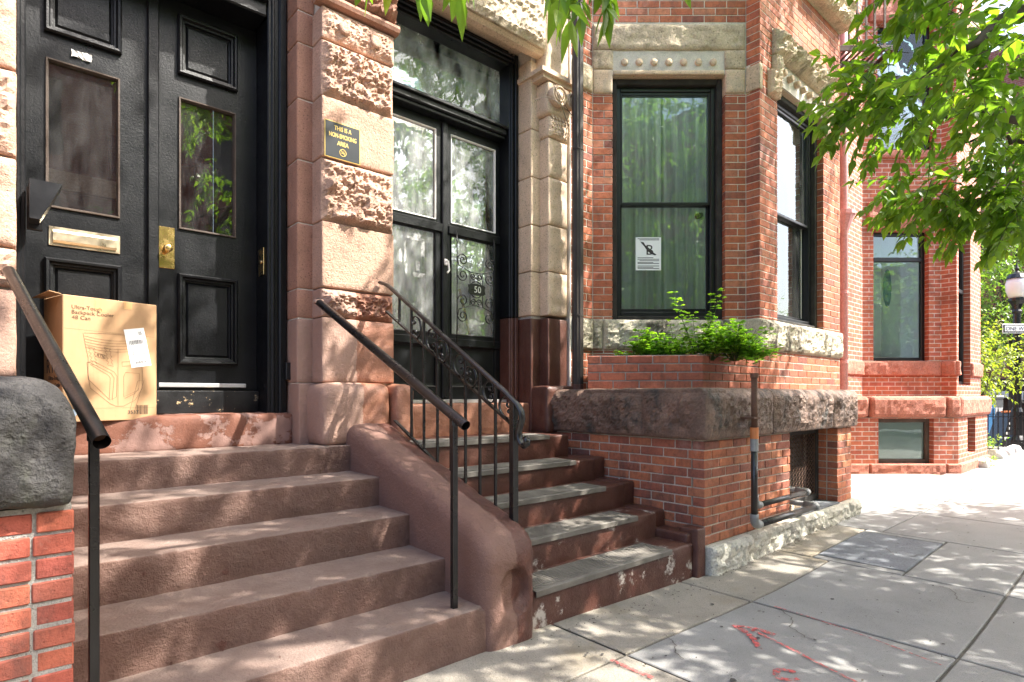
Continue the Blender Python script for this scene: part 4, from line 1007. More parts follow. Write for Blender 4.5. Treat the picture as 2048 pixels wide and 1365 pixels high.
# torn paper on left leaf pane
for (px0, py0, px1, py1) in ((826, 461, 846, 480), (809, 478, 814, 530), (799, 495, 806, 528), (812, 523, 816, 552), (833, 520, 842, 545), (826, 543, 852, 557), (843, 478, 852, 518), (812, 470, 850, 484)):
    x0, z1 = fp(px0, py0, D2Y-.0); x1, z0 = fp(px1, py1, D2Y); m2 = MB()
    V = [E2.p((x0+x1)/2, -.0135, (z0+z1)/2)]; n = 22
    for i in range(n):
        a = 6.283*i/n; q = max(abs(math.cos(a)), abs(math.sin(a))); k = random.uniform(.55, 1.05)
        V.append(E2.p((x0+x1)/2+math.cos(a)/q*k*abs(x1-x0)/2, -.0135, (z0+z1)/2+math.sin(a)/q*k*abs(z1-z0)/2))
    m2.add(V, [(0, i+1, (i+1) % n+1) for i in range(n)]); m2.build('torn_paper', 'paper_film', dl2)
# scrolled grille with the house number
gx0, gx1 = fx(914, 4.26), fx(988, 4.26); gm = (gx0+gx1)/2; g0, g1 = .60, 1.44; GF = Fr(0, 4.262)
mb = MB()
for u in (gx0, gx1): tube(mb, [GF.p(u, 0, g0-.13), GF.p(u, .004, g0), GF.p(u, .004, g1-.08), GF.p(u, 0, g1+.05)], .0055, 6)
def c2(cu, cz, r, sx, sz):
    P = [(cu+sx*p[0], cz+sz*p[1]) for p in spiral((0, 0), r, r*.22, math.pi*.95, math.pi*.95-9.2, 34)]; tube(mb, [GF.p(u, .006, z) for u, z in P], .0055, 5)
zc = (fz(580, gm, 4.26)); hw = (gx1-gx0)/2
for sx in (1, -1):
    for sz in (1, -1):
        cu = gx0+.062 if sx > 0 else gx1-.062
        c2(cu, zc+sz*.255, .056, sx, sz); c2(cu, zc+sz*.115, .056, sx, -sz)
        tube(mb, [GF.p(cu-sx*.056, .006, zc+sz*.255), GF.p(cu-sx*.045, .006, zc+sz*.20), GF.p(gm-sx*.07, .006, zc+sz*.155), GF.p(gm, .006, zc+sz*.15)], .0045, 5)
        c2(gm-sx*.036, zc+sz*.12, .032, -sx, -sz)
for sx in (1, -1): tube(mb, [GF.p(gm+sx*.072, .006, zc-.15), GF.p(gm+sx*.072, .006, zc+.15)], .0045, 5)
P = [(gm+.072*math.cos(a*math.pi/12), zc+.075*math.sin(a*math.pi/12)) for a in range(25)]; tube(mb, [GF.p(u, .006, z) for u, z in P], .0055, 5)
mb.build('number_grille', 'black_iron', dr2, True)
mb = MB()
for sg in (1,):
    pl = [(gm-.10, zc-.035), (gm-.075, zc-.05), (gm, zc-.058), (gm+.075, zc-.05), (gm+.10, zc-.035), (gm+.092, zc), (gm+.10, zc+.035), (gm+.07, zc+.045), (gm, zc+.052), (gm-.07, zc+.045), (gm-.10, zc+.035), (gm-.092, zc)]
    V = [GF.p(u, .012, z) for u, z in pl]+[GF.p(u, .018, z) for u, z in pl]; m = len(pl)
    mb.add(V, [tuple(range(m))[::-1], tuple(range(m, 2*m))]+[(i, (i+1) % m, (i+1) % m+m, i+m) for i in range(m)])
mb.build('number_plate', 'black_iron', dr2); text('house_number', '50', .085, GF, gm+.005, .0195, zc-.03, 'alu', dr2, 'CENTER', ext=.002)
# hall behind the doors
vb = MB(); boxm(vb, F0, 2.0, 4.2, -6.05, -6.0, -.1, 3.5); boxm(vb, F0, 1.95, 2.0, -6.0, -4.46, -.1, 3.5); boxm(vb, F0, 4.0, 4.2, -6.0, -4.52, -.1, 3.5)
vb.build('hall_wall', 'plaster', H2); xbox('hall_floor', 2.0, 4.0, 4.46, 6.0, -.14, -.1, 'wood_brown', H2)  # hall left without a ceiling so sky light brightens the curtains
def cloth(name, u0, u1, z0, z1, F, n, mat, par, amp=.025, wl=.11):
    V = []; k = int((u1-u0)/.012)
    for i in range(k+1):
        u = u0+(u1-u0)*i/k
        for z in (z0, (z0+z1)/2, z1): V.append(F.p(u, n+amp*math.sin(u/wl*6.28+2*nz((u, 0, 0), 3))*(1 if z < z1 else .7)+amp*.5*nz((u, z, 1), 9), z))
    return mk(name, V, [(i*3+j, (i+1)*3+j, (i+1)*3+j+1, i*3+j+1) for i in range(k) for j in (0, 1)], mat, par, True)
vc = thing('hall_curtain', (2.75, 4.75, -.1), 'pale curtain hanging behind the left glazed door', 'curtain')
cloth('cloth', 2.28, 2.86, -.1, 2.40, Fr(0, 4.50), 0, 'curtain_white', vc)
vc2 = thing('hall_curtain', (3.3, 4.55, -.1), 'pale sheer added to brighten the right glazed door behind its number grille', 'curtain'); cloth('cloth', 2.90, 3.72, -.1, 2.42, Fr(0, 4.49), 0, 'curtain_white', vc2, .010, .16)  # added sheer, backlit to lighten the right-hand panes
lt_ = thing('hall_lantern', (2.72, 4.75, 2.95), 'glass hall lantern seen through the transom of the glazed doors', 'lantern')
mb = MB(); lathe(mb, [(.04, .02), (.10, .12), (.115, .26), (.06, .33)], (2.72, 4.75, 2.74), 6); mb.build('lantern_glass', 'glass_plain', lt_); mb = MB(); lathe(mb, [(.004, -.05), (.022, -.03), (.016, 0), (.05, .02)], (2.72, 4.75, 2.74), 10); lathe(mb, [(.065, .33), (.02, .40), (.006, .42), (.006, .7)], (2.72, 4.75, 2.74), 10)
lathe(mb, [(.01, .03), (.012, .2), (.008, .22)], (2.72, 4.75, 2.74), 8); mb.build('lantern_body', 'brass', lt_)
bs = thing('broom_handle', (3.3, 4.45, -.1), 'wooden broom handle leaning behind the right glazed door', 'broom'); mb = MB(); tube(mb, [(3.50, 4.38, -.1), (3.24, 4.44, 1.0)], .014, 8); mb.build('handle', 'tape', bs)

# --- downspout between entrance and bay
px_, py_ = 4.075, 3.70
mb = MB(); ptsd = []
for i in range(48):
    a = 2*math.pi*i/48; r = .050*(1+.06*math.cos(a*10)); ptsd.append((px_+r*math.cos(a)*1.05, py_+r*math.sin(a)))
poly(mb, ptsd, .10, 5.5); dsp = mb.build('downspout', 'bronze_pipe', H2)
mb = MB(); poly(mb, [(px_+(x-px_)*1.0, py_+(y-py_)*1.0) for x, y in ptsd], -.30, .098); mb.build('downspout_base', 'paint_brown', H2)
for z in (.74, 2.3): mb = MB(); poly(mb, [(px_+.056*math.cos(k*.4)*1.05, py_+.054*math.sin(k*.4)) for k in range(16)], z, z+.012); mb.build('pipe_strap', 'bronze_pipe', dsp)
xrough('boot', 4.0, 4.13, 3.60, 3.86, -.8, -.02, 'paint_brown', H2, b=.02, s=.04)

# --- bay walls
ZT = 5.6
WS = Fr(4.13, YF, 0); AW = Fr(4.46, YF, -41.29); LAW = 1.545
ex, ey = AW.p(LAW, 0, 0).xy
RF = Fr(ex, ey, -90); FRY = 2.69; LRF = ey-FRY
FW = Fr(ex, FRY, 0); FWL = 7.72-ex
HZ = 3.22; SZL = .753
WIN = (.20, 1.333)
FWN = (fx(1555, FRY)-ex, fx(1647, FRY)-ex)
zb = .05; par = H2
ST0, ST1 = .45, .755                       # sill course
lint = (HZ-.005, 3.73)
blk = (3.03, 3.28)
h1 = [(0, LAW, ST0, ST1), (WIN[0], WIN[1], ST1-.01, HZ), (0, LAW, HZ-.0, 3.73), (0, WIN[0], blk[0], HZ), (WIN[1], LAW, blk[0], HZ)]
wall_bricks(AW, .006, LAW-.004, zb, ZT, h1, mat='brick_red', parent=H2, j=.008)
wall_bricks(WS, .02, .328, zb, ZT, [(0, .4, ST0, ST1), (0, .4, blk[0], blk[1])], mat='brick_red', parent=H2, j=.008)
wall_bricks(RF, .0, LRF-.0, zb, ZT, [(0, 1, ST0, ST1), (0, 1, blk[0], blk[1])], mat='brick_red', parent=H2, depth=.05, j=.008)
h3 = [(-.1, FWL+.1, ST0, ST1), (FWN[0], FWN[1], ST1-.01, HZ), (FWN[0]-.12, FWN[1]+.12, HZ, 3.73), (FWN[0]-.22, FWN[0], blk[0], HZ+.06), (FWN[1], FWN[1]+.12, blk[0], HZ+.06), (FWN[0]+.6, FWL+.1, 4.42, 4.72)]
wall_bricks(FW, .0, FWL, zb, ZT, h3, mat='brick_red', parent=H2, j=.008)
grow = lambda h: (h[0]-.006, h[1]+.006, h[2]-.004, h[3]+.004)
mb = MB(); backing(mb, AW, 0, LAW, zb, ZT, -.25, -.004, [grow(h1[1])]); mb.build('mortar_bed', 'mortar_light', H2); mb = MB(); backing(mb, WS, 0, .33, zb, ZT, -.2, -.004); mb.build('mortar_bed', 'mortar_light', H2); mb = MB(); backing(mb, RF, .004, LRF-.006, zb, ZT, -.2, -.004); mb.build('mortar_bed', 'mortar_light', H2); mb = MB(); backing(mb, FW, .006, FWL, zb, ZT, -.25, -.004, [grow(h3[1])])
mb.build('mortar_bed', 'mortar_light', H2)
poly_pts = [(FW.p(FWL, 0, 0).x, FRY+.02), (8.9, 3.85), (8.9, 9), (8.8, 9), (8.8, 3.9), (FW.p(FWL, 0, 0).x-.05, FRY+.1)]
fwall('bay_side_wall', Fr(7.715, FRY+.01, 44.5), 0, 1.66, -1.3, 6, [], 'brick_far', H2)
# sill course stones
def sillstone(F, u0, u1, seed, nm='sill_stone'): return rough(nm, F, u0, u1, -.2, .025, ST0, ST1, 'stone_sill', H2, b=.02, s=.022, amp=.004, rock=.035, rf=7, margin=.05, seed=seed)
sillstone(WS, .03, .32, 1); sillstone(AW, -.005, .10, 2); sillstone(AW, .105, 1.16, 3); sillstone(AW, 1.165, LAW+.01, 4); sillstone(FW, -.022, .62, 5); sillstone(FW, .625, 1.55, 6); sillstone(FW, 1.555, FWL+.02, 7)
# canted-window lintel: recessed soffit panel with bosses
rough('lintel', AW, .002, LAW-.012, -.24, .012, HZ+.245, 3.725, 'stone_grey', H2, b=.012, s=.02, rock=.022, rf=6, margin=.03, seed=31)
rough('lintel', AW, .002, WIN[0]+.005, -.24, .012, HZ+.055, HZ+.242, 'stone_grey', H2, b=.008, s=.02, rock=.015, rf=6, seed=32)
rough('lintel', AW, WIN[1]-.004, LAW-.012, -.24, .012, HZ+.055, HZ+.242, 'stone_grey', H2, b=.008, s=.02, rock=.015, rf=6, seed=33)
rough('lintel_panel', AW, WIN[0]+.007, WIN[1]-.006, -.24, -.03, HZ+.0, HZ+.243, 'stone_buff', H2, b=.006, s=.04)
rough('lintel_edge', AW, WIN[0]+.007, WIN[1]-.006, -.028, .008, HZ+.0, HZ+.045, 'stone_buff', H2, b=.012, s=.03)
for k in range(7):
    u = WIN[0]+.12+k*(WIN[1]-WIN[0]-.24)/6; mb = MB(); lathe(mb, [(.036, -.032), (.036, .008), (.030, .018), (.002, .014)], (u, HZ+.125), 16, AW); mb.build('boss', 'stone_buff', H2, True)
for (a, b, s) in ((.004, WIN[0], 41), (WIN[1], LAW-.012, 42)): rough('lintel_block', AW, a, b, -.24, .014, blk[0], HZ+.05, 'stone_buff', H2, b=.015, s=.03, amp=.003, rock=.008, seed=s)
rough('lintel_block', WS, .03, .325, -.2, .014, blk[0], blk[1], 'stone_grey', H2, b=.015, s=.03, seed=43, rock=.02); rough('lintel_block', RF, -.0, LRF+.01, -.05, .014, blk[0], blk[1], 'stone_grey', H2, b=.012, s=.03, seed=44)
# front-window lintel
a, b = FWN
rough('lintel', FW, a-.12, b+.12, -.24, .045, HZ+.245, 3.725, 'stone_grey', H2, b=.02, s=.022, rock=.10, rf=6, margin=.05, seed=35)
rough('lintel', FW, a-.12, a+.004, -.24, .045, HZ+.0, HZ+.242, 'stone_grey', H2, b=.02, s=.022, rock=.05, seed=36); rough('lintel', FW, b-.004, b+.12, -.24, .045, HZ+.0, HZ+.242, 'stone_grey', H2, b=.02, s=.022, rock=.07, seed=37)
rough('lintel_panel', FW, a+.005, b-.005, -.24, -.02, HZ, HZ+.243, 'stone_buff', H2, b=.006, s=.05)
for k in range(7):
    u = a+.10+k*(b-a-.2)/6; mb = MB(); lathe(mb, [(.036, -.03), (.036, .035), (.03, .05), (.002, .045)], (u, HZ+.125), 14, FW); mb.build('boss', 'stone_buff', H2, True)
rough('lintel_block', FW, a-.22, a, -.24, .03, blk[0], HZ+.06-.004, 'stone_buff', H2, b=.02, s=.022, rock=.06, seed=45); rough('lintel_block', FW, b, b+.12, -.24, .03, blk[0], HZ+.06-.004, 'stone_buff', H2, b=.02, s=.03, rock=.03, seed=46)
rough('upper_sill', FW, a+.60, FWL+.02, -.2, .10, 4.42, 4.72, 'stone_grey', H2, b=.02, s=.022, rock=.10, rf=6, seed=47)
# windows
def window(F, u0, u1, z0, z1, rail):
    fr = MB(); frame4(fr, F, u0+.002, u1-.002, z0, z1-.004, .055, -.24, -.07, .006); w = fr.build('window', 'wood_weathered', H2)
    m2 = MB(); frame4(m2, F, u0+.058, u1-.058, z0+.058, z1-.062, .045, -.23, -.12, .006); m2.build('window_frame', 'dark_metal', w)
    a, b = u0+.104, u1-.104
    m2 = MB(); frame4(m2, F, a, b, rail-.02, z1-.108, .022, -.19, -.135, .004, wz=.03); m2.build('upper_sash', 'dark_metal', w)
    m2 = MB(); frame4(m2, F, a, b, z0+.104, rail+.018, .025, -.22, -.192, .004, wz=.04); m2.build('lower_sash', 'dark_metal', w)
    box('pane', F, a+.023, b-.023, -.165, -.16, rail+.011, z1-.139, 'glass_window', w, b=0); box('pane', F, a+.026, b-.026, -.208, -.203, z0+.145, rail-.023, 'glass_window', w, b=0)
    return w
RAIL = fz(398, *AW.p(.7, 0, 0).xy)
w1 = window(AW, WIN[0], WIN[1], ST1-.006, HZ-.002, RAIL); w2 = window(FW, FWN[0], FWN[1], ST1-.006, HZ-.002, RAIL)
box('sash_track', FW, FWN[1]-.135, FWN[1]-.108, -.205, -.195, ST1+.10, RAIL, 'white_paint', w2)
# room behind the bay
mb = MB(); poly(mb, [(4.35, 4.6), (8.7, 4.6), (8.7, 4.7), (4.35, 4.7)], .1, 3.6); mb.build('room_wall', 'plaster', H2)  # no ceiling here, sky light let in behind the curtains
c1 = thing('window_curtain', (*AW.p(.75, -.42, 0).xy, .6), 'pale sheer curtains drawn behind the green-tinted canted bay window', 'curtain')
cloth('curtain_panel', .18, .78, .6, 3.3, AW, -.31, 'curtain', c1, .03, .13); cloth('curtain_panel', .76, 1.40, .6, 3.3, AW, -.29, 'curtain', c1, .03, .12)
c3 = thing('window_curtain', (*FW.p(.75, -.42, 0).xy, .6), 'pale curtain behind the front window of the brick bay', 'curtain'); cloth('curtain_panel', FWN[0]+.05, FWN[1]-.35, .6, 3.3, FW, -.42, 'curtain', c3, .03, .13)
# paper notice in the canted window
nx0 = (1277-1185)/1160*5.835*1.03; nx1 = (1328-1185)/1160*5.835*1.03; nz0, nz1 = fz(541, *AW.p(.55, -.2, 0).xy), fz(475, *AW.p(.55, -.2, 0).xy)
PN = thing('paper_notice', (*AW.p((nx0+nx1)/2, -.215, 0).xy, nz0), 'paper notice with a large letter B taped to the canted bay window', 'notice')
box('sheet', AW, nx0, nx1, -.2026, -.2014, nz0, nz1, 'paper', PN, b=0)
nh = nz1-nz0; nu = (nx0+nx1)/2
text('lettering', 'B', .15, AW, nu+.012, -.2008, nz0+nh*.47, 'ink', PN, 'CENTER', ext=.0003)
mb = MB()
V = [AW.p(nu+x, -.2003, nz0+nh*.58+y) for x, y in ((-.085, .10), (-.05, .092), (-.03, .06), (.02, .02), (.06, -.02), (.085, -.035), (.07, -.045), (.03, -.03), (-.01, 0), (-.04, .045), (-.07, .08))]; mb.add(V, [tuple(range(11))]); mb.build('emblem', 'ink', PN)
mb = MB()
for k, z in enumerate((.955, .92, .38, .335, .29, .235, .205, .13, .09, .055)):
    boxm(mb, AW, nx0+.02+(.02 if k in (1, 4) else 0), nx1-.02-(.06 if k % 3 == 2 else 0), -.2012, -.2006, nz0+nh*z-.003, nz0+nh*z+.003, 0)
mb.build('print_lines', 'ink', PN, kind='stuff')
cm = thing('security_camera', (*AW.p(1.16, -.3, 0).xy, 1.7), 'small dark camera behind the lower sash of the canted window', 'camera'); mb = MB(); cz = fz(432, *AW.p(1.2, -.25, 0).xy); tube(mb, [AW.p(1.19, -.30, cz+.02), AW.p(1.13, -.235, cz-.01)], .03, 12); mb.build('body', 'dark_metal', cm); mb = MB(); tube(mb, [AW.p(1.19, -.30, cz+.02), AW.p(1.25, -.33, cz+.03)], .01, 6); mb.build('bracket', 'dark_metal', cm)

# --- bay base
BX0, BXE, BFY = 3.86, 6.80, 2.26
BZ0, BZ1 = -1.105, -.335
FL = Fr(BX0, 3.90, -90); FF = Fr(BX0, BFY, 0)
LL_ = 3.90-BFY
BW0, BW1 = 5.30-BX0, 6.42-BX0
wall_bricks(FL, 0, LL_, BZ0-3*(BZ1-BZ0)/11, BZ1, mat='brick_base', parent=H2, course=.07, tooth1=.112, phase=1, j=.0095, L=.215, nj=.003, depth=.10)
wall_bricks(FF, 0, BXE-BX0, BZ0, BZ1, [(BW0, BW1, BZ0-.1, BZ1+.1)], mat='brick_base', parent=H2, course=.07, tooth0=.112, phase=0, j=.0095, L=.215, nj=.003, depth=.10)
RV2 = Fr(BX0+BW1+.0, BFY+.118, -90); wall_bricks(RV2, -.02, .015, BZ0, BZ1, mat='brick_base', parent=H2, course=.0713, j=.0095, depth=.03) if False else None
mb = MB(); backing(mb, F0, BX0+.007, BX0+BW0-.006, BZ0, BZ1, -2.36, -BFY-.007); mb.build('mortar_bed', 'mortar_base', H2); mb = MB(); backing(mb, F0, BX0+BW1+.006, BXE-.004, BZ0, BZ1, -2.36, -BFY-.007); mb.build('mortar_bed', 'mortar_base', H2); mb = MB(); backing(mb, FL, 0, LL_-.11, -1.33, BZ1, -.25, -.007); mb.build('mortar_bed', 'mortar_base', H2); mb = MB(); backing(mb, F0, BX0+BW1+.006, BXE-.004, BZ0, BZ1, -2.6, -2.362)
mb.build('mortar_bed', 'mortar_base', H2)
wall_bricks(Fr(BX0+BW1-.002, 2.47, -90), 0, .098, BZ0, BZ1, mat='brick_base', parent=H2, course=.0713, j=.0095, depth=.03)
# stone cap course
capF = Fr(0, 2.215, 0)
for (a, b, s, m) in ((3.825, 4.88, 60, 'stone_cap'), (4.885, 6.20, 61, 'stone_cap'), (6.205, 6.87, 62, 'stone_cap')):
    rough('base_cap', capF, a, b, -1.2, .0, BZ1+.003, .052, m, H2, b=.022, s=.018, amp=.005, f=12, rock=.035, rf=6, margin=.10, seed=s, round_top=.09)
capL = Fr(3.815, 3.92, -90)
rough('base_cap', capL, -.02, 1.13, -.3, .0, BZ1+.003, .05, 'stone_cap', H2, b=.022, s=.018, amp=.005, f=12, rock=.035, rf=6, margin=.10, seed=64, round_top=.09); rough('base_cap', capL, 1.135, 1.70, -.3, .0, BZ1+.003, .05, 'stone_cap', H2, b=.022, s=.018, amp=.005, f=12, rock=.03, rf=6, margin=.10, seed=65, round_top=.09)
xbox('cap_fill', 3.95, 6.85, 2.6, 4.2, BZ1, .045, 'stone_cap', H2)
# granite foundation
for (a, b, s) in ((3.865, 4.475, 70), (4.48, 6.58, 71), (6.585, 6.87, 72)):
    xrough('foundation_stone', a, b, 2.205, 2.62, -1.45, BZ0-.004, 'granite', H2, b=.012, s=.022, amp=.004, rock=.05, rf=6, margin=.04, seed=s)
xbox('window_ledge', BX0+BW0, BX0+BW1, 2.24, 2.60, BZ0-.003, BZ0+.012, 'slate', H2)
# basement window with wire mesh
bw = MB(); frame4(bw, Fr(BX0, 2.44), BW0+.02, BW1-.01, BZ0+.02, BZ1-.002, .06, -.1, 0, .004); bwo = bw.build('basement_window', 'wood_weathered', H2)
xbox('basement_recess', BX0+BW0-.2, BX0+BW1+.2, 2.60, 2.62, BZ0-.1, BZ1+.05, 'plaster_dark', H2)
mb = MB(); u0, u1, z0, z1 = BW0+.08, BW1-.07, BZ0+.08, BZ1-.062; GF2 = Fr(BX0, 2.46); k = 0
nz_ = 14; hz = (z1-z0)/nz_; nu_ = 14; hu = (u1-u0)/nu_
for i in range(nu_):
    for j in range(nz_):
        c = (u0+(i+.5)*hu, z0+(j+.5)*hz); q = [(c[0]-hu/2, c[1]), (c[0], c[1]+hz/2), (c[0]+hu/2, c[1]), (c[0], c[1]-hz/2)]
        for a, b in ((q[0], q[1]), (q[1], q[2])) if (i+j) % 1 == 0 else ():
            tube(mb, [GF2.p(a[0], 0, a[1]), GF2.p(b[0], 0, b[1])], .0035, 3, False)
        for a, b in ((q[2], q[3]), (q[3], q[0])): tube(mb, [GF2.p(a[0], 0, a[1]), GF2.p(b[0], 0, b[1])], .0035, 3, False)
mb.build('wire_mesh', 'rust', bwo, kind='stuff'); mb = MB(); frame4(mb, GF2, u0-.012, u1+.012, z0-.012, z1+.012, .014, -.006, .006, .002); mb.build('mesh_frame', 'rust', bwo)
for (x, y, a) in ((5.46, 2.40, .2), (5.62, 2.43, -.15)):
    o = xrough('loose_brick', x, x+.19, y-.05, y+.05, BZ0+.013, BZ0+.075, 'stone_buff', None, b=.01, s=.04, amp=.004); o.rotation_euler.z = a; tag(o, 'loose %s stone block lying on the basement window ledge' % ('left' if x < 5.5 else 'right'), 'block')
emit_bricks(BRICKS, 300)

# --- vent pipes in front of the base
def pipes(name, label, x, y, ztop, zbot, xe, main):
    r = thing(name, (x, y, zbot), label, 'pipe'); R = .025 if main else .022
    mb = MB(); tube(mb, [(x, y, zbot+.08), (x, y, -.42 if main else zbot+.55)], R, 14); mb.build('riser', 'pipe_black' if main else 'galvanised', r, True)
    if main:
        mb = MB(); tube(mb, [(x, y, -.30), (x, y, ztop-.03)], R*.93, 14); mb.build('upper_pipe', 'rust', r, True)
        mb = MB(); tube(mb, [(x, y, ztop-.035), (x, y, ztop)], R*1.25, 14); mb.build('end_cap', 'rust', r)
        mb = MB(); tube(mb, [(x, y, -.335), (x, y, -.25)], R*1.25, 14); mb.build('coupling', 'orange_paint', r); mb = MB(); tube(mb, [(x, y, -.43), (x, y, -.337)], R*1.22, 14); mb.build('coupling', 'galvanised', r)
        mb = MB(); boxm(mb, F0, x-.05, x+.05, -2.20, -y+R*.9, -.185, -.168); mb.build('bracket', 'rust', r)
    el = [(x, y, zbot+.09)]+[(x+.06-.06*math.cos(a), y, zbot+.06-.06*math.sin(a)) for a in [i*math.pi/10 for i in range(6)]]+[(x+.09, y, zbot)]
    mb = MB(); tube(mb, el, R*1.3, 14); mb.build('elbow', 'galvanised', r, True)
    mb = MB(); tube(mb, [(x+.08, y, zbot), (xe-.08, y, zbot)], R, 14); mb.build('horizontal_pipe', 'pipe_black', r, True)
    el = [(xe-.09, y, zbot)]+[(xe-.06+.06*math.sin(a), y+.06-.06*math.cos(a), zbot) for a in [i*math.pi/10 for i in range(6)]]+[(xe, y+.12, zbot)]
    mb = MB(); tube(mb, el, R*1.3, 14); mb.build('elbow', 'galvanised', r, True); mb = MB(); tube(mb, [(xe, y+.10, zbot), (xe, 2.60, zbot)], R, 14); mb.build('return_pipe', 'galvanised', r, True)
pipes('vent_pipe', 'rusty capped standpipe rising in front of the dark stone base', 4.31, 2.105, .165, -1.0, 5.52, True)
pipes('vent_pipe', 'shorter galvanised pipe behind the rusty standpipe turning into the basement window', 4.42, 2.155, .1, -.87, 5.46, False)

# --- brick planter on the base
PL = thing('brick_planter', (4.6, 3.0, .05), 'red brick planter box built on the dark stone base', 'planter')
A_ = Vector((3.90, 3.42)); B_ = Vector((4.565, 2.69+.0)); an = math.degrees(math.atan2(B_.y-A_.y, B_.x-A_.x)); lp = (B_-A_).length
P1 = Fr(*A_, an); P2 = Fr(*B_, 0); lst = []
lp2 = ex-B_.x-.02
PT = .352
wall_bricks(P1, 0, lp-.002, .055, PT, mat='brick_planter', parent=PL, course=.0743, L=.225, out=lst, depth=.07, j=.010); wall_bricks(P2, .002, lp2, .055, PT, mat='brick_planter', parent=PL, course=.0743, L=.225, out=lst, depth=.07, phase=1)
mb = MB(); backing(mb, P1, .004, lp, .052, PT-.004, -.10, -.007); backing(mb, P2, .0, lp2, .052, PT-.004, -.10, -.007); mb.build('mortar_bed', 'mortar_grey', PL); emit_bricks(lst, 300)
mb = MB(); poly(mb, [tuple(P1.p(.03, -.07, 0).xy), tuple(P1.p(lp, -.09, 0).xy), tuple(P2.p(lp2, -.07, 0).xy), tuple(AW.p(1.5, .0, 0).xy), tuple(AW.p(.05, .0, 0).xy)], .06, PT-.05); mb.build('soil', 'soil', PL)
def plant(label, c, h, spread, nst, L, w, per=8, droop=.4, group='weeds in the brick planter', mat='leaf_planter'):
    r = thing('planter_plant', (c[0], c[1], PT-.05), label, 'plant', group); lv = MB(); wd = MB()
    for i in range(nst):
        a = random.random()*6.28; tilt = random.random()*spread
        d = Vector((math.cos(a)*tilt, math.sin(a)*tilt, 1)).normalized(); p = Vector((c[0]+math.cos(a)*.03*spread, c[1]+math.sin(a)*.03*spread, PT-.05)); hh = h*random.uniform(.55, 1)
        pts = [p]; q = p.copy()
        for k in range(per):
            d = (d+rv(.09)+Vector((0, 0, -.1*droop))).normalized(); q = q+d*hh/per; pts.append(q.copy())
            if k > 0 or h < .3:
                for m in range(3):
                    b = random.random()*6.28; ld = Vector((math.cos(b), math.sin(b), random.uniform(-.1, .5))).normalized(); st = q+ld*L*.5
                    for t in (-.7, 0, .7):
                        l2 = (Matrix.Rotation(t, 3, 'Z') @ ld); leaf(lv, st, l2, Vector((0, 0, 1))+rv(.3), L*random.uniform(.7, 1.1), w, .15, min(1, max(0, random.gauss(.5, .25))), .15)
        tube(wd, pts, [.0035*(1-.6*k/per) for k in range(per+1)], 4, False)
    lv.build('foliage', mat, r, True, tint=lv.T); wd.build('stems', 'leaf_dark', r)
def pp(px, d): r_ = (px-1024)/1160*d; return (CA*d+SA*r_, SA*d-CA*r_)
plant('tall leggy weed rising in the middle of the brick planter', pp(1398, 5.2), .70, .5, 6, .045, .03, 11, .1)
plant('bright low clump at the left of the brick planter', pp(1300, 5.35), .30, 1.1, 44, .045, .032, 5, .3)
plant('green clump filling the planter left of the tall weed', pp(1348, 5.3), .24, 1.2, 26, .045, .032, 5, .4)
plant('low creeping sprigs at the left corner of the planter', pp(1252, 5.35), .12, 1.5, 10, .04, .028, 4, .4)
plant('bushy green clump spilling over the right corner of the planter', pp(1470, 5.15), .42, 1.1, 46, .045, .032, 6, .9)
plant('green clump between the tall weed and the planter corner', pp(1420, 5.15), .32, 1.0, 30, .045, .032, 5, .5)
plant('green tuft hanging over the planter edge above the pipe', pp(1500, 5.1), .26, 1.6, 22, .045, .03, 6, 1.5)
plant('single upright narrow-leaved weed in front of the pale sill', pp(1273, 5.35), .40, .08, 1, .03, .012, 12, 0)
plant('thin drooping sprig left of the tall weed', pp(1352, 5.3), .38, .5, 2, .03, .018, 8, .4)
# ================================================================ far brick house
H3 = thing('brick_house', (11.5, 3.2, -1.3), 'far red brick corner house with pink downspout and low stone base', 'house')
def p3(px, py, d): return Vector((*pp(px, d), (790-py)/1160*d))
DU = 10.0
c0 = Vector(pp(1725, DU)); c1_ = Vector(pp(1882, DU)); CF = Fr(*c0, -41.29); LC = (c1_-c0).length
def cu_(px): return (px-1725)/1160*DU
zz_ = lambda py: (790-py)/1160*DU
win = [(cu_(1747), cu_(1858), zz_(722), zz_(462)), (cu_(1755), cu_(1868), zz_(300), zz_(48))]
zbt = 0.0
fwall('wall', CF, 0, LC, -.05, 7.4, win, 'brick_far', H3)
SF3 = Fr(8.4, c0.y, 0); fwall('wall', SF3, 0, c0.x-8.4, -1.3, 9, [], 'brick_far', H3)
RT = Fr(*c1_, -90); rl = .22; fwall('wall', RT, 0, rl, -.05, 9, [], 'brick_far', H3)
fy3 = c1_.y-rl; XE = 14.0
FF3 = Fr(c1_.x, fy3, 0); a3 = fx(1917, fy3)-c1_.x; b3 = fx(1941, fy3)-c1_.x
fwall('wall', FF3, 0, XE-c1_.x, -.05, 9, [(a3, b3, zz_(770), zz_(440))], 'brick_far', H3)
fwall('wall', Fr(XE, fy3, 90), 0, 6, -1.3, 9, [], 'brick_far', H3)
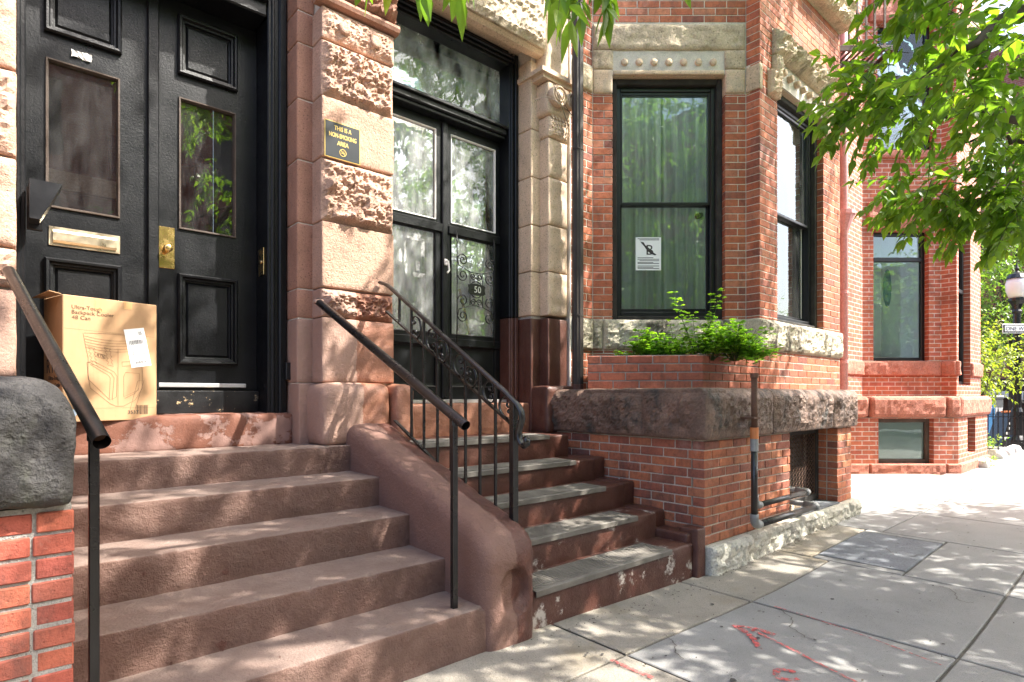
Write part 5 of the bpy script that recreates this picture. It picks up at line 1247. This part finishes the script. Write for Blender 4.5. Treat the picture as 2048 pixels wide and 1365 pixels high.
# stone bands
for (F, u0, u1, s) in ((CF, 0, LC, 1), (SF3, 1.5, c0.x-8.4, 2), (FF3, -.02, a3, 3), (FF3, b3, XE-c1_.x+.02, 4), (RT, 0, rl, 5)):
    rough('sill_stone', F, u0+.003, u1-.003, -.1, .03, zz_(752), zz_(722)-.01, 'stone_red', H3, b=.02, s=.05, rock=.03, rf=6, seed=s)
rough('lintel', CF, .08, LC-.05, -.1, .03, zz_(460), zz_(405), 'stone_red', H3, b=.02, s=.05, rock=.03, rf=6); rough('lintel', CF, .1, LC-.02, -.1, .04, zz_(46), zz_(0)+.05, 'stone_red', H3, b=.02, s=.06, rock=.05, rf=5)
rough('sill_stone', CF, .15, LC-.05, -.1, .05, zz_(318), zz_(302), 'stone_red', H3, b=.02, s=.08)
def simple_window(F, h, par, mat='dark_metal', bar=None, glassm='glass_far', w=.06):
    m = MB(); frame4(m, F, h[0]+.002, h[1]-.002, h[2]+.002, h[3]-.002, w, -.17, -.10, .006); o = m.build('window', mat, par)
    box('pane', F, h[0]+w, h[1]-w, -.145, -.14, h[2]+w, h[3]-w, glassm, o, b=0)
    if bar: box('transom', F, h[0]+w, h[1]-w, -.16, -.09, bar-.035, bar+.035, mat, o, b=.005)
    return o
simple_window(CF, win[0], H3, bar=zz_(517)); simple_window(CF, win[1], H3, bar=zz_(150)); simple_window(FF3, (a3, b3, zz_(770), zz_(440)), H3, bar=zz_(575))
# white room seen through the large window
rm = MB(); boxm(rm, CF, -.3, LC+.3, -.75, -.73, .2, 3.3); boxm(rm, CF, cu_(1797), cu_(1836), -.55, -.45, .3, 3.0); boxm(rm, CF, -.3, LC+.2, -2.3, -.3, .25, .3); rm.build('room_wall', 'curtain_white', H3)  # translucent walls, open above, so sky light brightens the room
sh = thing('shelf_unit', (*CF.p(.2, -.8, 0).xy, .3), 'white shelves seen through the far house window', 'shelf')
for k in range(5): box('shelf', CF, -.1, cu_(1780), -.85, -.45, .42+k*.40, .45+k*.40, 'white_paint', sh)
box('upright', CF, cu_(1778), cu_(1796), -.86, -.44, .3, 3.0, 'white_paint', sh)
ar = thing('round_artwork', (*CF.p(cu_(1811), -.8, 0).xy, 1.3), 'oval blue-grey disc on the white column inside the far window', 'artwork')
m = MB(); V = [CF.p(cu_(1808)+.075*math.cos(a*.2618), -.44, zz_(567)+.34*math.sin(a*.2618)) for a in range(24)]; m.add(V+[v+Vector((.012, .012, 0)) for v in V], [tuple(range(24)), tuple(range(24, 48))[::-1]]+[(i, (i+1) % 24, (i+1) % 24+24, i+24) for i in range(24)]); m.build('disc', 'teal_art', ar)
# base
DB = 9.3
b0 = Vector(pp(1640, DB)); b1 = Vector(pp(1917, DB)); BFr = Fr(*b0, -41.29); LB = (b1-b0).length
def bu(px): return (px-1640)/1160*DB
bz = lambda py: (790-py)/1160*DB
wb = (bu(1757), bu(1868), bz(928), bz(838))
fwall('base_wall', BFr, 0, LB, bz(932), bz(836), [wb], 'brick_far', H3, .14)
BF3 = Fr(*b1, 0); wf = (fx(1935, b1.y)-b1.x, fx(1951, b1.y)-b1.x, bz(920)+.05, bz(838))
fwall('base_wall', BF3, 0, XE-b1.x-.3, bz(932), bz(836), [wf], 'brick_far', H3, .14)
for h, F in ((wb, BFr), (wf, BF3)):
    o = simple_window(F, h, H3, 'wood_brown', glassm='glass_plain'); box('frosted_screen', F, h[0]+.03, h[1]-.03, -.17, -.155, h[2], h[3], 'frosted', o, b=0)
for (F, u0, u1, s) in ((BFr, 0, bu(1737), 1), (BFr, bu(1738), bu(1891), 2), (BFr, bu(1892), LB+.03, 3), (BF3, -.03, XE-b1.x-.25, 4)):
    rough('base_cap', F, u0+.002, u1-.002, -.5, .045, bz(836), bz(793), 'stone_red', H3, b=.06, s=.05, amp=.006, rock=.03, rf=6, margin=.06, seed=s); rough('plinth_stone', F, u0+.003, u1-.003, -.3, .03, -1.4, bz(928), 'stone_red', H3, b=.02, s=.05, rock=.03, rf=7, seed=s+9)
m = MB(); poly(m, [tuple(b0), tuple(b1), (XE-.3, b1.y), (XE-.3, 5), (b0.x, 5)], -.1, -.03); m.build('base_top', 'stone_red', H3)
# pink downspout
dx_ = fx(1690, c0.y-.1); m = MB(); tube(m, [(dx_, c0.y-.08, -.9), (dx_, c0.y-.08, 9)], .062, 12); dn = m.build('downspout', 'pink_metal', H3, True)
for z in (.5, 1.6, 2.9): m = MB(); lathe(m, [(.072, 0), (.072, .05)], (dx_, c0.y-.08, z), 12); m.build('pipe_collar', 'pink_metal', dn)
m = MB(); lathe(m, [(.06, 0), (.11, .14), (.15, .26), (.17, .28), (.17, .34)], (dx_, c0.y-.08, zz_(490)-.02), 12); m.build('leader_head', 'pink_metal', dn)

# fire escape
FE = thing('fire_escape', (9.0, 2.9, 4.9), 'rusty dark iron fire escape balcony beyond the brick bay', 'fire escape')
fD = 8.3; FEF = Fr(*pp(1600, fD), -41.29); fu = lambda px: (px-1600)/1160*fD; fz0 = (790-100)/1160*fD
U0, U1, DP = 0, fu(1783), 1.5
for i in range(17):
    u = U0+.04+i*(U1-U0-.06)/16; box('slat', FEF, u-.018, u+.018, -DP, 0, fz0, fz0+.012, 'fire_escape', FE, b=.001)
box('edge_beam', FEF, U0, U1, .002, .03, fz0-.03, fz0+.05, 'fire_escape', FE); box('edge_beam', FEF, U1+.001, U1+.03, -DP, .03, fz0-.06, fz0+.04, 'fire_escape', FE)
box('cross_beam', FEF, U0, U1, -.30, -.26, fz0-.11, fz0-.002, 'fire_escape', FE); box('cross_beam', FEF, U0, U1, -1.1, -1.06, fz0-.05, fz0-.002, 'fire_escape', FE)
for px in (1696, 1713, 1731, 1748, 1768):
    u = fu(px); box('baluster', FEF, u-.014, u+.014, .004, .026, fz0+.05, fz0+1.1, 'fire_escape', FE, b=.002)
box('top_rail', FEF, U0, U1, .0, .03, fz0+1.101, fz0+1.13, 'fire_escape', FE)
m = MB(); tube(m, [FEF.p(fu(1745), -.28, fz0-.1), FEF.p(fu(1745), -1.55, fz0-1.0)], .025, 4); m.build('bracket', 'fire_escape', FE)
m = MB(); cx_ = fu(1713)
for s_ in (1, -1):
    P = spiral((cx_+s_*.05, fz0+.42), .10, .02, 1.2, 1.2+s_*8, 24); tube(m, [FEF.p(u, .03, z) for u, z in P], .008, 4); tube(m, [FEF.p(cx_-s_*.06, .03, fz0+.05), FEF.p(cx_+s_*.02, .03, fz0+.3), FEF.p(cx_+s_*.08, .03, fz0+.6)], .008, 4)
m.build('scrollwork', 'fire_escape', FE)

# ================================================================ street corner in the distance
# lamp post
lx, ly = pp(2034, 13.6); LPT = thing('street_lamp', (lx, ly, -1.3), 'black street lamp with frosted acorn globe at the corner', 'street lamp')
m = MB(); lathe(m, [(.20, 0), (.20, .25), (.13, .35), (.12, .9), (.085, 1.0), (.075, 3.2), (.10, 3.25), (.075, 3.3), (.11, 3.42), (.17, 3.5), (.17, 3.56)], (lx, ly, -1.3), 14); m.build('post', 'black_iron', LPT)
m = MB(); lathe(m, [(.15, 3.561), (.21, 3.75), (.22, 3.9), (.19, 4.02)], (lx, ly, -1.3), 16); m.build('globe', 'lamp_glass', LPT, True)
m = MB(); lathe(m, [(.22, 4.02), (.16, 4.12), (.08, 4.16), (.03, 4.2), (.045, 4.26), (.02, 4.32), (.005, 4.4)], (lx, ly, -1.3), 14); m.build('finial_cap', 'black_iron', LPT)
OW = Fr(*pp(2005, 13.4), -41.29); os_ = thing('street_sign', (*pp(2034, 13.4), 1.4), 'black and white one way sign on the street lamp', 'sign')
oz0, oz1 = (790-667)/1160*13.4, (790-648)/1160*13.4
box('plate', OW, 0, .72, -.01, .0, oz0, oz1, 'white_ink', os_); box('face', OW, .018, .702, .001, .004, oz0+.018, oz1-.018, 'sign_black', os_); box('arrow_field', OW, .05, .67, .005, .007, oz0+.045, oz1-.045, 'white_ink', os_); text('lettering', 'ONE WAY', .125, OW, .36, .0085, oz0+.065, 'sign_black', os_, 'CENTER')
# bins, fence, A-frame, stone trough
def sx(px, py, d=None):
    z = -1.265; d = d or (-z*1160/(py-790)); return pp(px, d), d
for i, (px, m_, lab_) in enumerate(((1981, 'blue_bin', 'blue recycling kiosk behind the iron fence'), (1998, 'grey_bin', 'grey litter kiosk right of the blue recycling kiosk'))):
    (bx, by), d = sx(px, 884); o = thing('litter_kiosk', (bx, by, -1.26), lab_, 'bin', 'litter kiosks at the corner'); Fk = Fr(bx, by, -41)
    box('body', Fk, -.13 if i else -.2, .13 if i else .15, -.4, 0, -1.26, -.12, m_, o, b=.02); box('top', Fk, -.15 if i else -.22, .15 if i else .17, -.42, .02, -.118, -.02, 'grey_bin', o, b=.04); box('door_panel', Fk, -.10 if i else -.16, .10 if i else .11, .002, .012, -1.1, -.35, m_ if not i else 'white_paint', o, b=.01)
    if not i: text('lettering', 'TRASH', .08, Fk, -.025, .014, -.55, 'sign_black', o, 'CENTER')
fe = thing('iron_fence', (15.8, 3.3, -1.26), 'low black iron fence in front of the litter kiosks', 'fence'); FFn = Fr(*pp(1966, 13.2), -41.29)
for k in range(9): m = MB(); tube(m, [FFn.p(k*.115, 0, -1.26), FFn.p(k*.115, 0, -.34), FFn.p(k*.115, 0, -.26)], [.012, .012, .002], 5); m.build('picket', 'black_iron', fe)
for z in (-1.1, -.5): m = MB(); tube(m, [FFn.p(-.1, 0, z), FFn.p(1.0, 0, z)], .012, 4); m.build('fence_rail', 'black_iron', fe)
(ax, ay), d = sx(2022, 894); AS = thing('a_frame_sign', (ax, ay, -1.26), 'black A-frame board leaning open on the far pavement', 'sign'); AF = Fr(ax, ay, -41.29)
for s, nm in ((-1, 'left_panel'), (1, 'right_panel')):
    m = MB(); P = [AF.p(-.26 if s < 0 else .12, 0, -1.255), AF.p(-.10 if s < 0 else .26, 0, -1.255), AF.p(.10, 0, -.42), AF.p(.02, 0, -.42)]; Q = [p+Vector((.4, .35, 0)) for p in P]; m.add(P+Q, fixn(P+Q, [(0, 1, 2, 3), (4, 5, 6, 7), (0, 1, 5, 4), (1, 2, 6, 5), (2, 3, 7, 6), (3, 0, 4, 7)])); m.build('board', 'black_iron' if s < 0 else 'grey_bin', AS)
m = MB(); boxm(m, AF, .0, .30, -.3, .0, -.44, -.40); m.build('hinge_bar', 'orange_paint', AS)
for k in range(5): t_ = .15+k*.16; box('pale_mark', AF, -.20+.24*t_, -.12+.22*t_, .003, .006, -1.2+.75*t_, -1.14+.75*t_, 'paper_worn', AS, b=0)
tx, ty = gnd(1992, 921); tr_ = thing('stone_trough', (tx, ty, -1.26), 'low pebbled concrete planter past the far house', 'planter'); TFr = Fr(tx-.42, ty+.3, -41.29)
box('trough', TFr, 0, .48, -.4, 0, -1.262, -1.05, 'aggregate', tr_, b=.01); box('soil', TFr, .03, .45, -.37, -.03, -1.049, -1.03, 'soil', tr_)
for i, (px, py) in enumerate(((2012, 918), (2026, 911), (2040, 905), (1984, 935))):
    x, y = gnd(px, py); o = xrough('edging_stone', x-.25, x+.25, y, y+.22, -1.3, -1.12, 'white_stone', None, b=.08, s=.06, amp=.01); tag(o, ['pale rounded edging stone nearest the pebbled planter', 'pale rounded edging stone, second from the pebbled planter', 'pale rounded edging stone below the A-frame board', 'pale edging stone at the foot of the far house'][i], 'stone', 'pale edging stones')
def weed(name, label, c, z, h, n, mat='leaf_planter', sp=.6, L=.06):
    r = thing(name, (c[0], c[1], z), label, 'plant'); lv = MB()
    for i in range(n):
        a = random.random()*6.28; p = Vector((c[0]+random.gauss(0, sp*.25), c[1]+random.gauss(0, sp*.25), z)); d = Vector((math.cos(a)*.5, math.sin(a)*.5, 1)).normalized()
        twig(lv, None, p, d, h*random.uniform(.5, 1), 5, L, L*.4, droop=.8)
    lv.build('foliage', mat, r, tint=lv.T)
weed('weed', 'green weed at the corner foot of the far house', gnd(1972, 934), -1.26, .22, 16); weed('weed', 'trailing plant in the pebbled concrete planter', (tx+.1, ty+.4), -1.03, .25, 30, sp=.9); weed('weed', 'yellowing weed beside the far house wall', gnd(1972, 912), -1.26, .5, 14, 'leaf_shrub', .35)
# building across the side street
HB = thing('brick_building', (28, 4, -1.3), 'red brick building across the side street behind the trees', 'building')
WB = Fr(26, 14, -90); hs = []
for r in range(3):
    for k in range(7): hs.append((1.2+k*2.0, 2.2+k*2.0, 1.2+r*3.2, 3.0+r*3.2))
fwall('wall', WB, 0, 17, -1.3, 12, hs, 'brick_distant', HB, .2)
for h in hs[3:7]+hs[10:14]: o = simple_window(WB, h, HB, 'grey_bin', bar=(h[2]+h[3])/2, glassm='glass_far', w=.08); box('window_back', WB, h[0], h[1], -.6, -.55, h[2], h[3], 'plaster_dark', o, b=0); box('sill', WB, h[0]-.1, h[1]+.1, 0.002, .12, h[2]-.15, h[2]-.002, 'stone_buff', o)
box('shop_front', WB, 6.5, 13.5, .003, .25, -1.3, .55, 'sign_black', HB); text('lettering', 'C', .62, WB, 10.55, .255, -.3, 'white_ink', HB)
for k in range(9): m = MB(); boxm(m, WB, 8.0+k*.35, 8.33+k*.35, .26, .9, -.10-.08*(k % 2), .12, .01); m.build('awning_flap', 'white_paint', HB)
# ---- trees
def vis(p, mg=25):
    d = CA*p.x+SA*p.y
    if d < .25: return False
    px = 1024+1160*(SA*p.x-CA*p.y)/d; py = 790-1160*p.z/d
    return -mg < px < 2048+mg and -mg-30 < py < 1400
def limb(mb, pts, r0, r1, n=6):
    P = []; pts = [Vector(p) for p in pts]
    for a, b in zip(pts, pts[1:]):
        for i in range(n): P.append(a.lerp(b, i/n)+rv(.012))
    P.append(pts[-1]); tube(mb, P, [r0+(r1-r0)*i/(len(P)-1) for i in range(len(P))], 7)
def rnd_ell(c, r):
    while True:
        v = Vector((random.uniform(-1, 1), random.uniform(-1, 1), random.uniform(-1, 1)))
        if v.length < 1: return Vector((c[0]+v.x*r[0], c[1]+v.y*r[1], c[2]+v.z*r[2]))
T1 = thing('street_tree', (6.4, -1.15, -1.3), 'leafy street tree whose branches overhang the pavement from the right', 'tree')
lv = MB(); wd = MB(); tk = (6.4, -1.15)
limb(wd, [(tk[0], tk[1], -1.3), (6.38, -1.13, .2), (6.3, -1.1, 1.6)], .15, .12)
TT = Vector((6.3, -1.1, 1.6))
limb(wd, [TT, p3(2140, -40, 3.2), p3(2048, 18, 2.9), p3(1930, 98, 2.85)], .07, .016); limb(wd, [p3(1930, 98, 2.85), p3(1850, 150, 3.0), p3(1780, 175, 3.3)], .014, .006)
limb(wd, [TT, p3(2160, 200, 3.4), p3(2048, 245, 3.3), p3(1930, 228, 3.4), p3(1840, 240, 3.6)], .04, .006)
limb(wd, [TT, p3(2200, 300, 4.4), p3(2048, 345, 4.2), p3(1975, 398, 4.2), p3(1905, 404, 4.2), p3(1830, 425, 4.3)], .03, .006); limb(wd, [p3(2060, 285, 4), p3(1985, 275, 4), p3(1900, 290, 4.1)], .016, .006)
limb(wd, [TT, (5.2, -.4, 3.4), (3.8, .5, 3.2), (2.2, 1.2, 2.4), p3(1150, -60, 2.2)], .08, .01); limb(wd, [(3.8, .5, 3.2), (2.6, 1.3, 2.6), p3(860, -70, 2.3)], .03, .008); limb(wd, [TT, (6.2, -.6, 4), (6.5, .2, 6)], .1, .03); limb(wd, [TT, (5, -.9, 3.2), (3.4, -.6, 4.6), (2.0, .2, 5)], .08, .02); limb(wd, [(6.2, -.6, 4), (7.8, .3, 5.5)], .05, .02); limb(wd, [(5.2, -.4, 3.4), (4.4, .6, 5.5)], .05, .02)
def region(cx, cy, rx, ry, d0, d1, n, L=.088, w=.046, ln=.30, k=8):
    for i in range(int(n*1.25)):
        a = random.random()*6.28; r = math.sqrt(random.random()); d = random.uniform(d0, d1)
        p = p3(cx+25+rx*r*math.cos(a), cy+ry*r*math.sin(a)-70, d)
        dr = (p-TT); dr.z *= .3; dr = dr.normalized()*.6+rv(.5)+Vector((0, 0, -.25)); twig(lv, wd, p, dr, ln, k, L, w, droop=.55)
region(1775, 255, 95, 95, 3.2, 4.0, 40); region(1690, 290, 30, 25, 3.4, 3.7, 7); region(1965, 150, 95, 160, 2.6, 3.4, 46); region(1900, 220, 90, 90, 3.4, 4.2, 22); region(1930, 455, 120, 48, 3.8, 4.6, 46); region(1830, 435, 60, 26, 3.9, 4.4, 16); region(2010, 330, 50, 80, 3.6, 4.6, 26); region(1850, 15, 50, 25, 2.8, 3.4, 10); region(2020, 480, 50, 45, 3.6, 4.2, 20)
for (px, n) in ((1085, 2), (1120, 3), (1160, 3), (1205, 2), (1240, 1), (1340, 1), (735, 1), (790, 1), (835, 1), (905, 2), (925, 1)):
    for i in range(n):
        p = p3(px+random.uniform(-12, 12), -98, random.uniform(1.9, 2.4)); twig(lv, wd, p, Vector((random.uniform(-.4, .4), random.uniform(-.4, .4), -1)), .22 if 1060 < px < 1250 else .13, 5, .105, .042, droop=1.2)
# shade-giving crown above the picture
cl = []
for (c, r, n) in (((4.9, -.5, 4.2), (3.6, 1.9, 2.3), 28), ((3.2, .6, 4.3), (2.4, 1.3, 1.6), 19), ((6.6, .2, 5.0), (2.0, 1.6, 2.0), 18), ((5.2, -1.2, 2.4), (2.5, 1.0, 1.0), 16), ((7.2, -1.4, 3.4), (2.6, 1.4, 1.5), 46), ((4.4, 1.5, 6.2), (3.4, 1.3, 1.3), 10), ((8.4, .9, 5.8), (1.6, 1.1, 1.4), 7), ((9.4, -1.2, 3.1), (1.6, 1.2, 1.1), 16)):
    for i in range(n): cl.append(rnd_ell(c, r))
for c in cl:
    for i in range(19):
        p = c+rv(.165)
        if vis(p, 60) or vis(p+Vector((0, 0, -.35)), 60): continue
        twig(lv, None, p, rv(1)+Vector((0, 0, -.2)), .42, 7, .115, .052, droop=.6)
lv.build('crown', 'leaf_tree', T1, tint=lv.T, smooth=False); wd.build('trunk', 'bark', T1, True)
def tree(name, label, x, y, h, c, r, n, mat, L=.1, group=None, k=6, ln=.45, keep=None):
    t = thing(name, (x, y, -1.3), label, 'tree', group); l = MB(); w = MB()
    limb(w, [(x, y, -1.35), (x+.05, y, h*.4-1.3), (c[0], c[1], c[2])], .11, .03)
    for i in range(9): limb(w, [(x+.03, y, h*.3-1.3+i*.1), rnd_ell(c, mul(r, .8))], .035, .006, 4)
    for i in range(n): twig(l, None, rnd_ell(c, r), rv(1), ln, k, L, L*.45, droop=.5)
    l.build('crown', mat, t, tint=l.T); w.build('trunk', 'bark', t, True)
tree('corner_tree', 'pale green tree behind the street lamp', 20.6, 4.0, 5, (20.8, 3.6, 2.6), (2.2, 1.8, 1.9), 620, 'leaf_far', .12, ln=.6, k=7)
tree('corner_tree', 'yellow-green small tree above the iron fence', 16.6, 2.95, 2.2, (16.9, 2.9, .75), (1.3, .9, .75), 260, 'leaf_shrub', .09)
tree('corner_tree', 'tall green tree at the far right street corner', 23, 3.2, 7, (22.5, 3.0, 5.5), (2.5, 2.2, 2.2), 420, 'leaf_far', .13, ln=.6, k=7)
# across the street, unseen: houses added and sized for what the panes reflect
HT = thing('brick_building', (-6, -13, -1.3), 'tall brick row house added across the street to darken reflections in the black doors', 'building')
WT = Fr(7.5, -12.4, 180); hT = [(1.0+k*2.6, 2.2+k*2.6, .6+r*3.2, 2.8+r*3.2) for r in range(3) for k in range(8)]
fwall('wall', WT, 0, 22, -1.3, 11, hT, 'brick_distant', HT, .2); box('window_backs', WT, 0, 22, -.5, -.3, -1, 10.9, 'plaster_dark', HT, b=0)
HO = thing('brick_building', (34, -13, -1.3), 'low brick row added across the street, kept low so glazed doors mirror sky', 'building')
WO = Fr(60, -12.5, 180); ho = []
for r in range(1):
    for k in range(19): ho.append((1.0+k*2.6, 2.2+k*2.6, .6+r*3.2, 2.8+r*3.2))
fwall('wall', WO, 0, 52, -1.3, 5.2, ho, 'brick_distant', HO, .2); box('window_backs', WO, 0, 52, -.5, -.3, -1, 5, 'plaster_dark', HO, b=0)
for i, (x, y) in enumerate(((-3.5, -8.8), (3.5, -11.0), (10.5, -8.6), (16.5, -11.0), (25, -8.5), (33, -9))):
    tree('opposite_tree', ['leafy tree across the street at the far left', 'leafy tree across the street facing the left stoop', 'leafy tree across the street facing the bay', 'leafy tree across the street facing the far house', 'leafy tree across the street near the side street', 'leafy tree across the street beyond the side street'][i], x, y, 5.5, (x, y, 3.2), (2.3, 2.0, 2.0), 260, 'leaf_far', .16, 'trees across the street', ln=.8, k=7)
# raise everything from eye-relative heights to the real ground at z = 0
for o in list(SC.objects):
    if o.parent is None and o.type not in ('CAMERA', 'LIGHT'): o.location.z += EYE
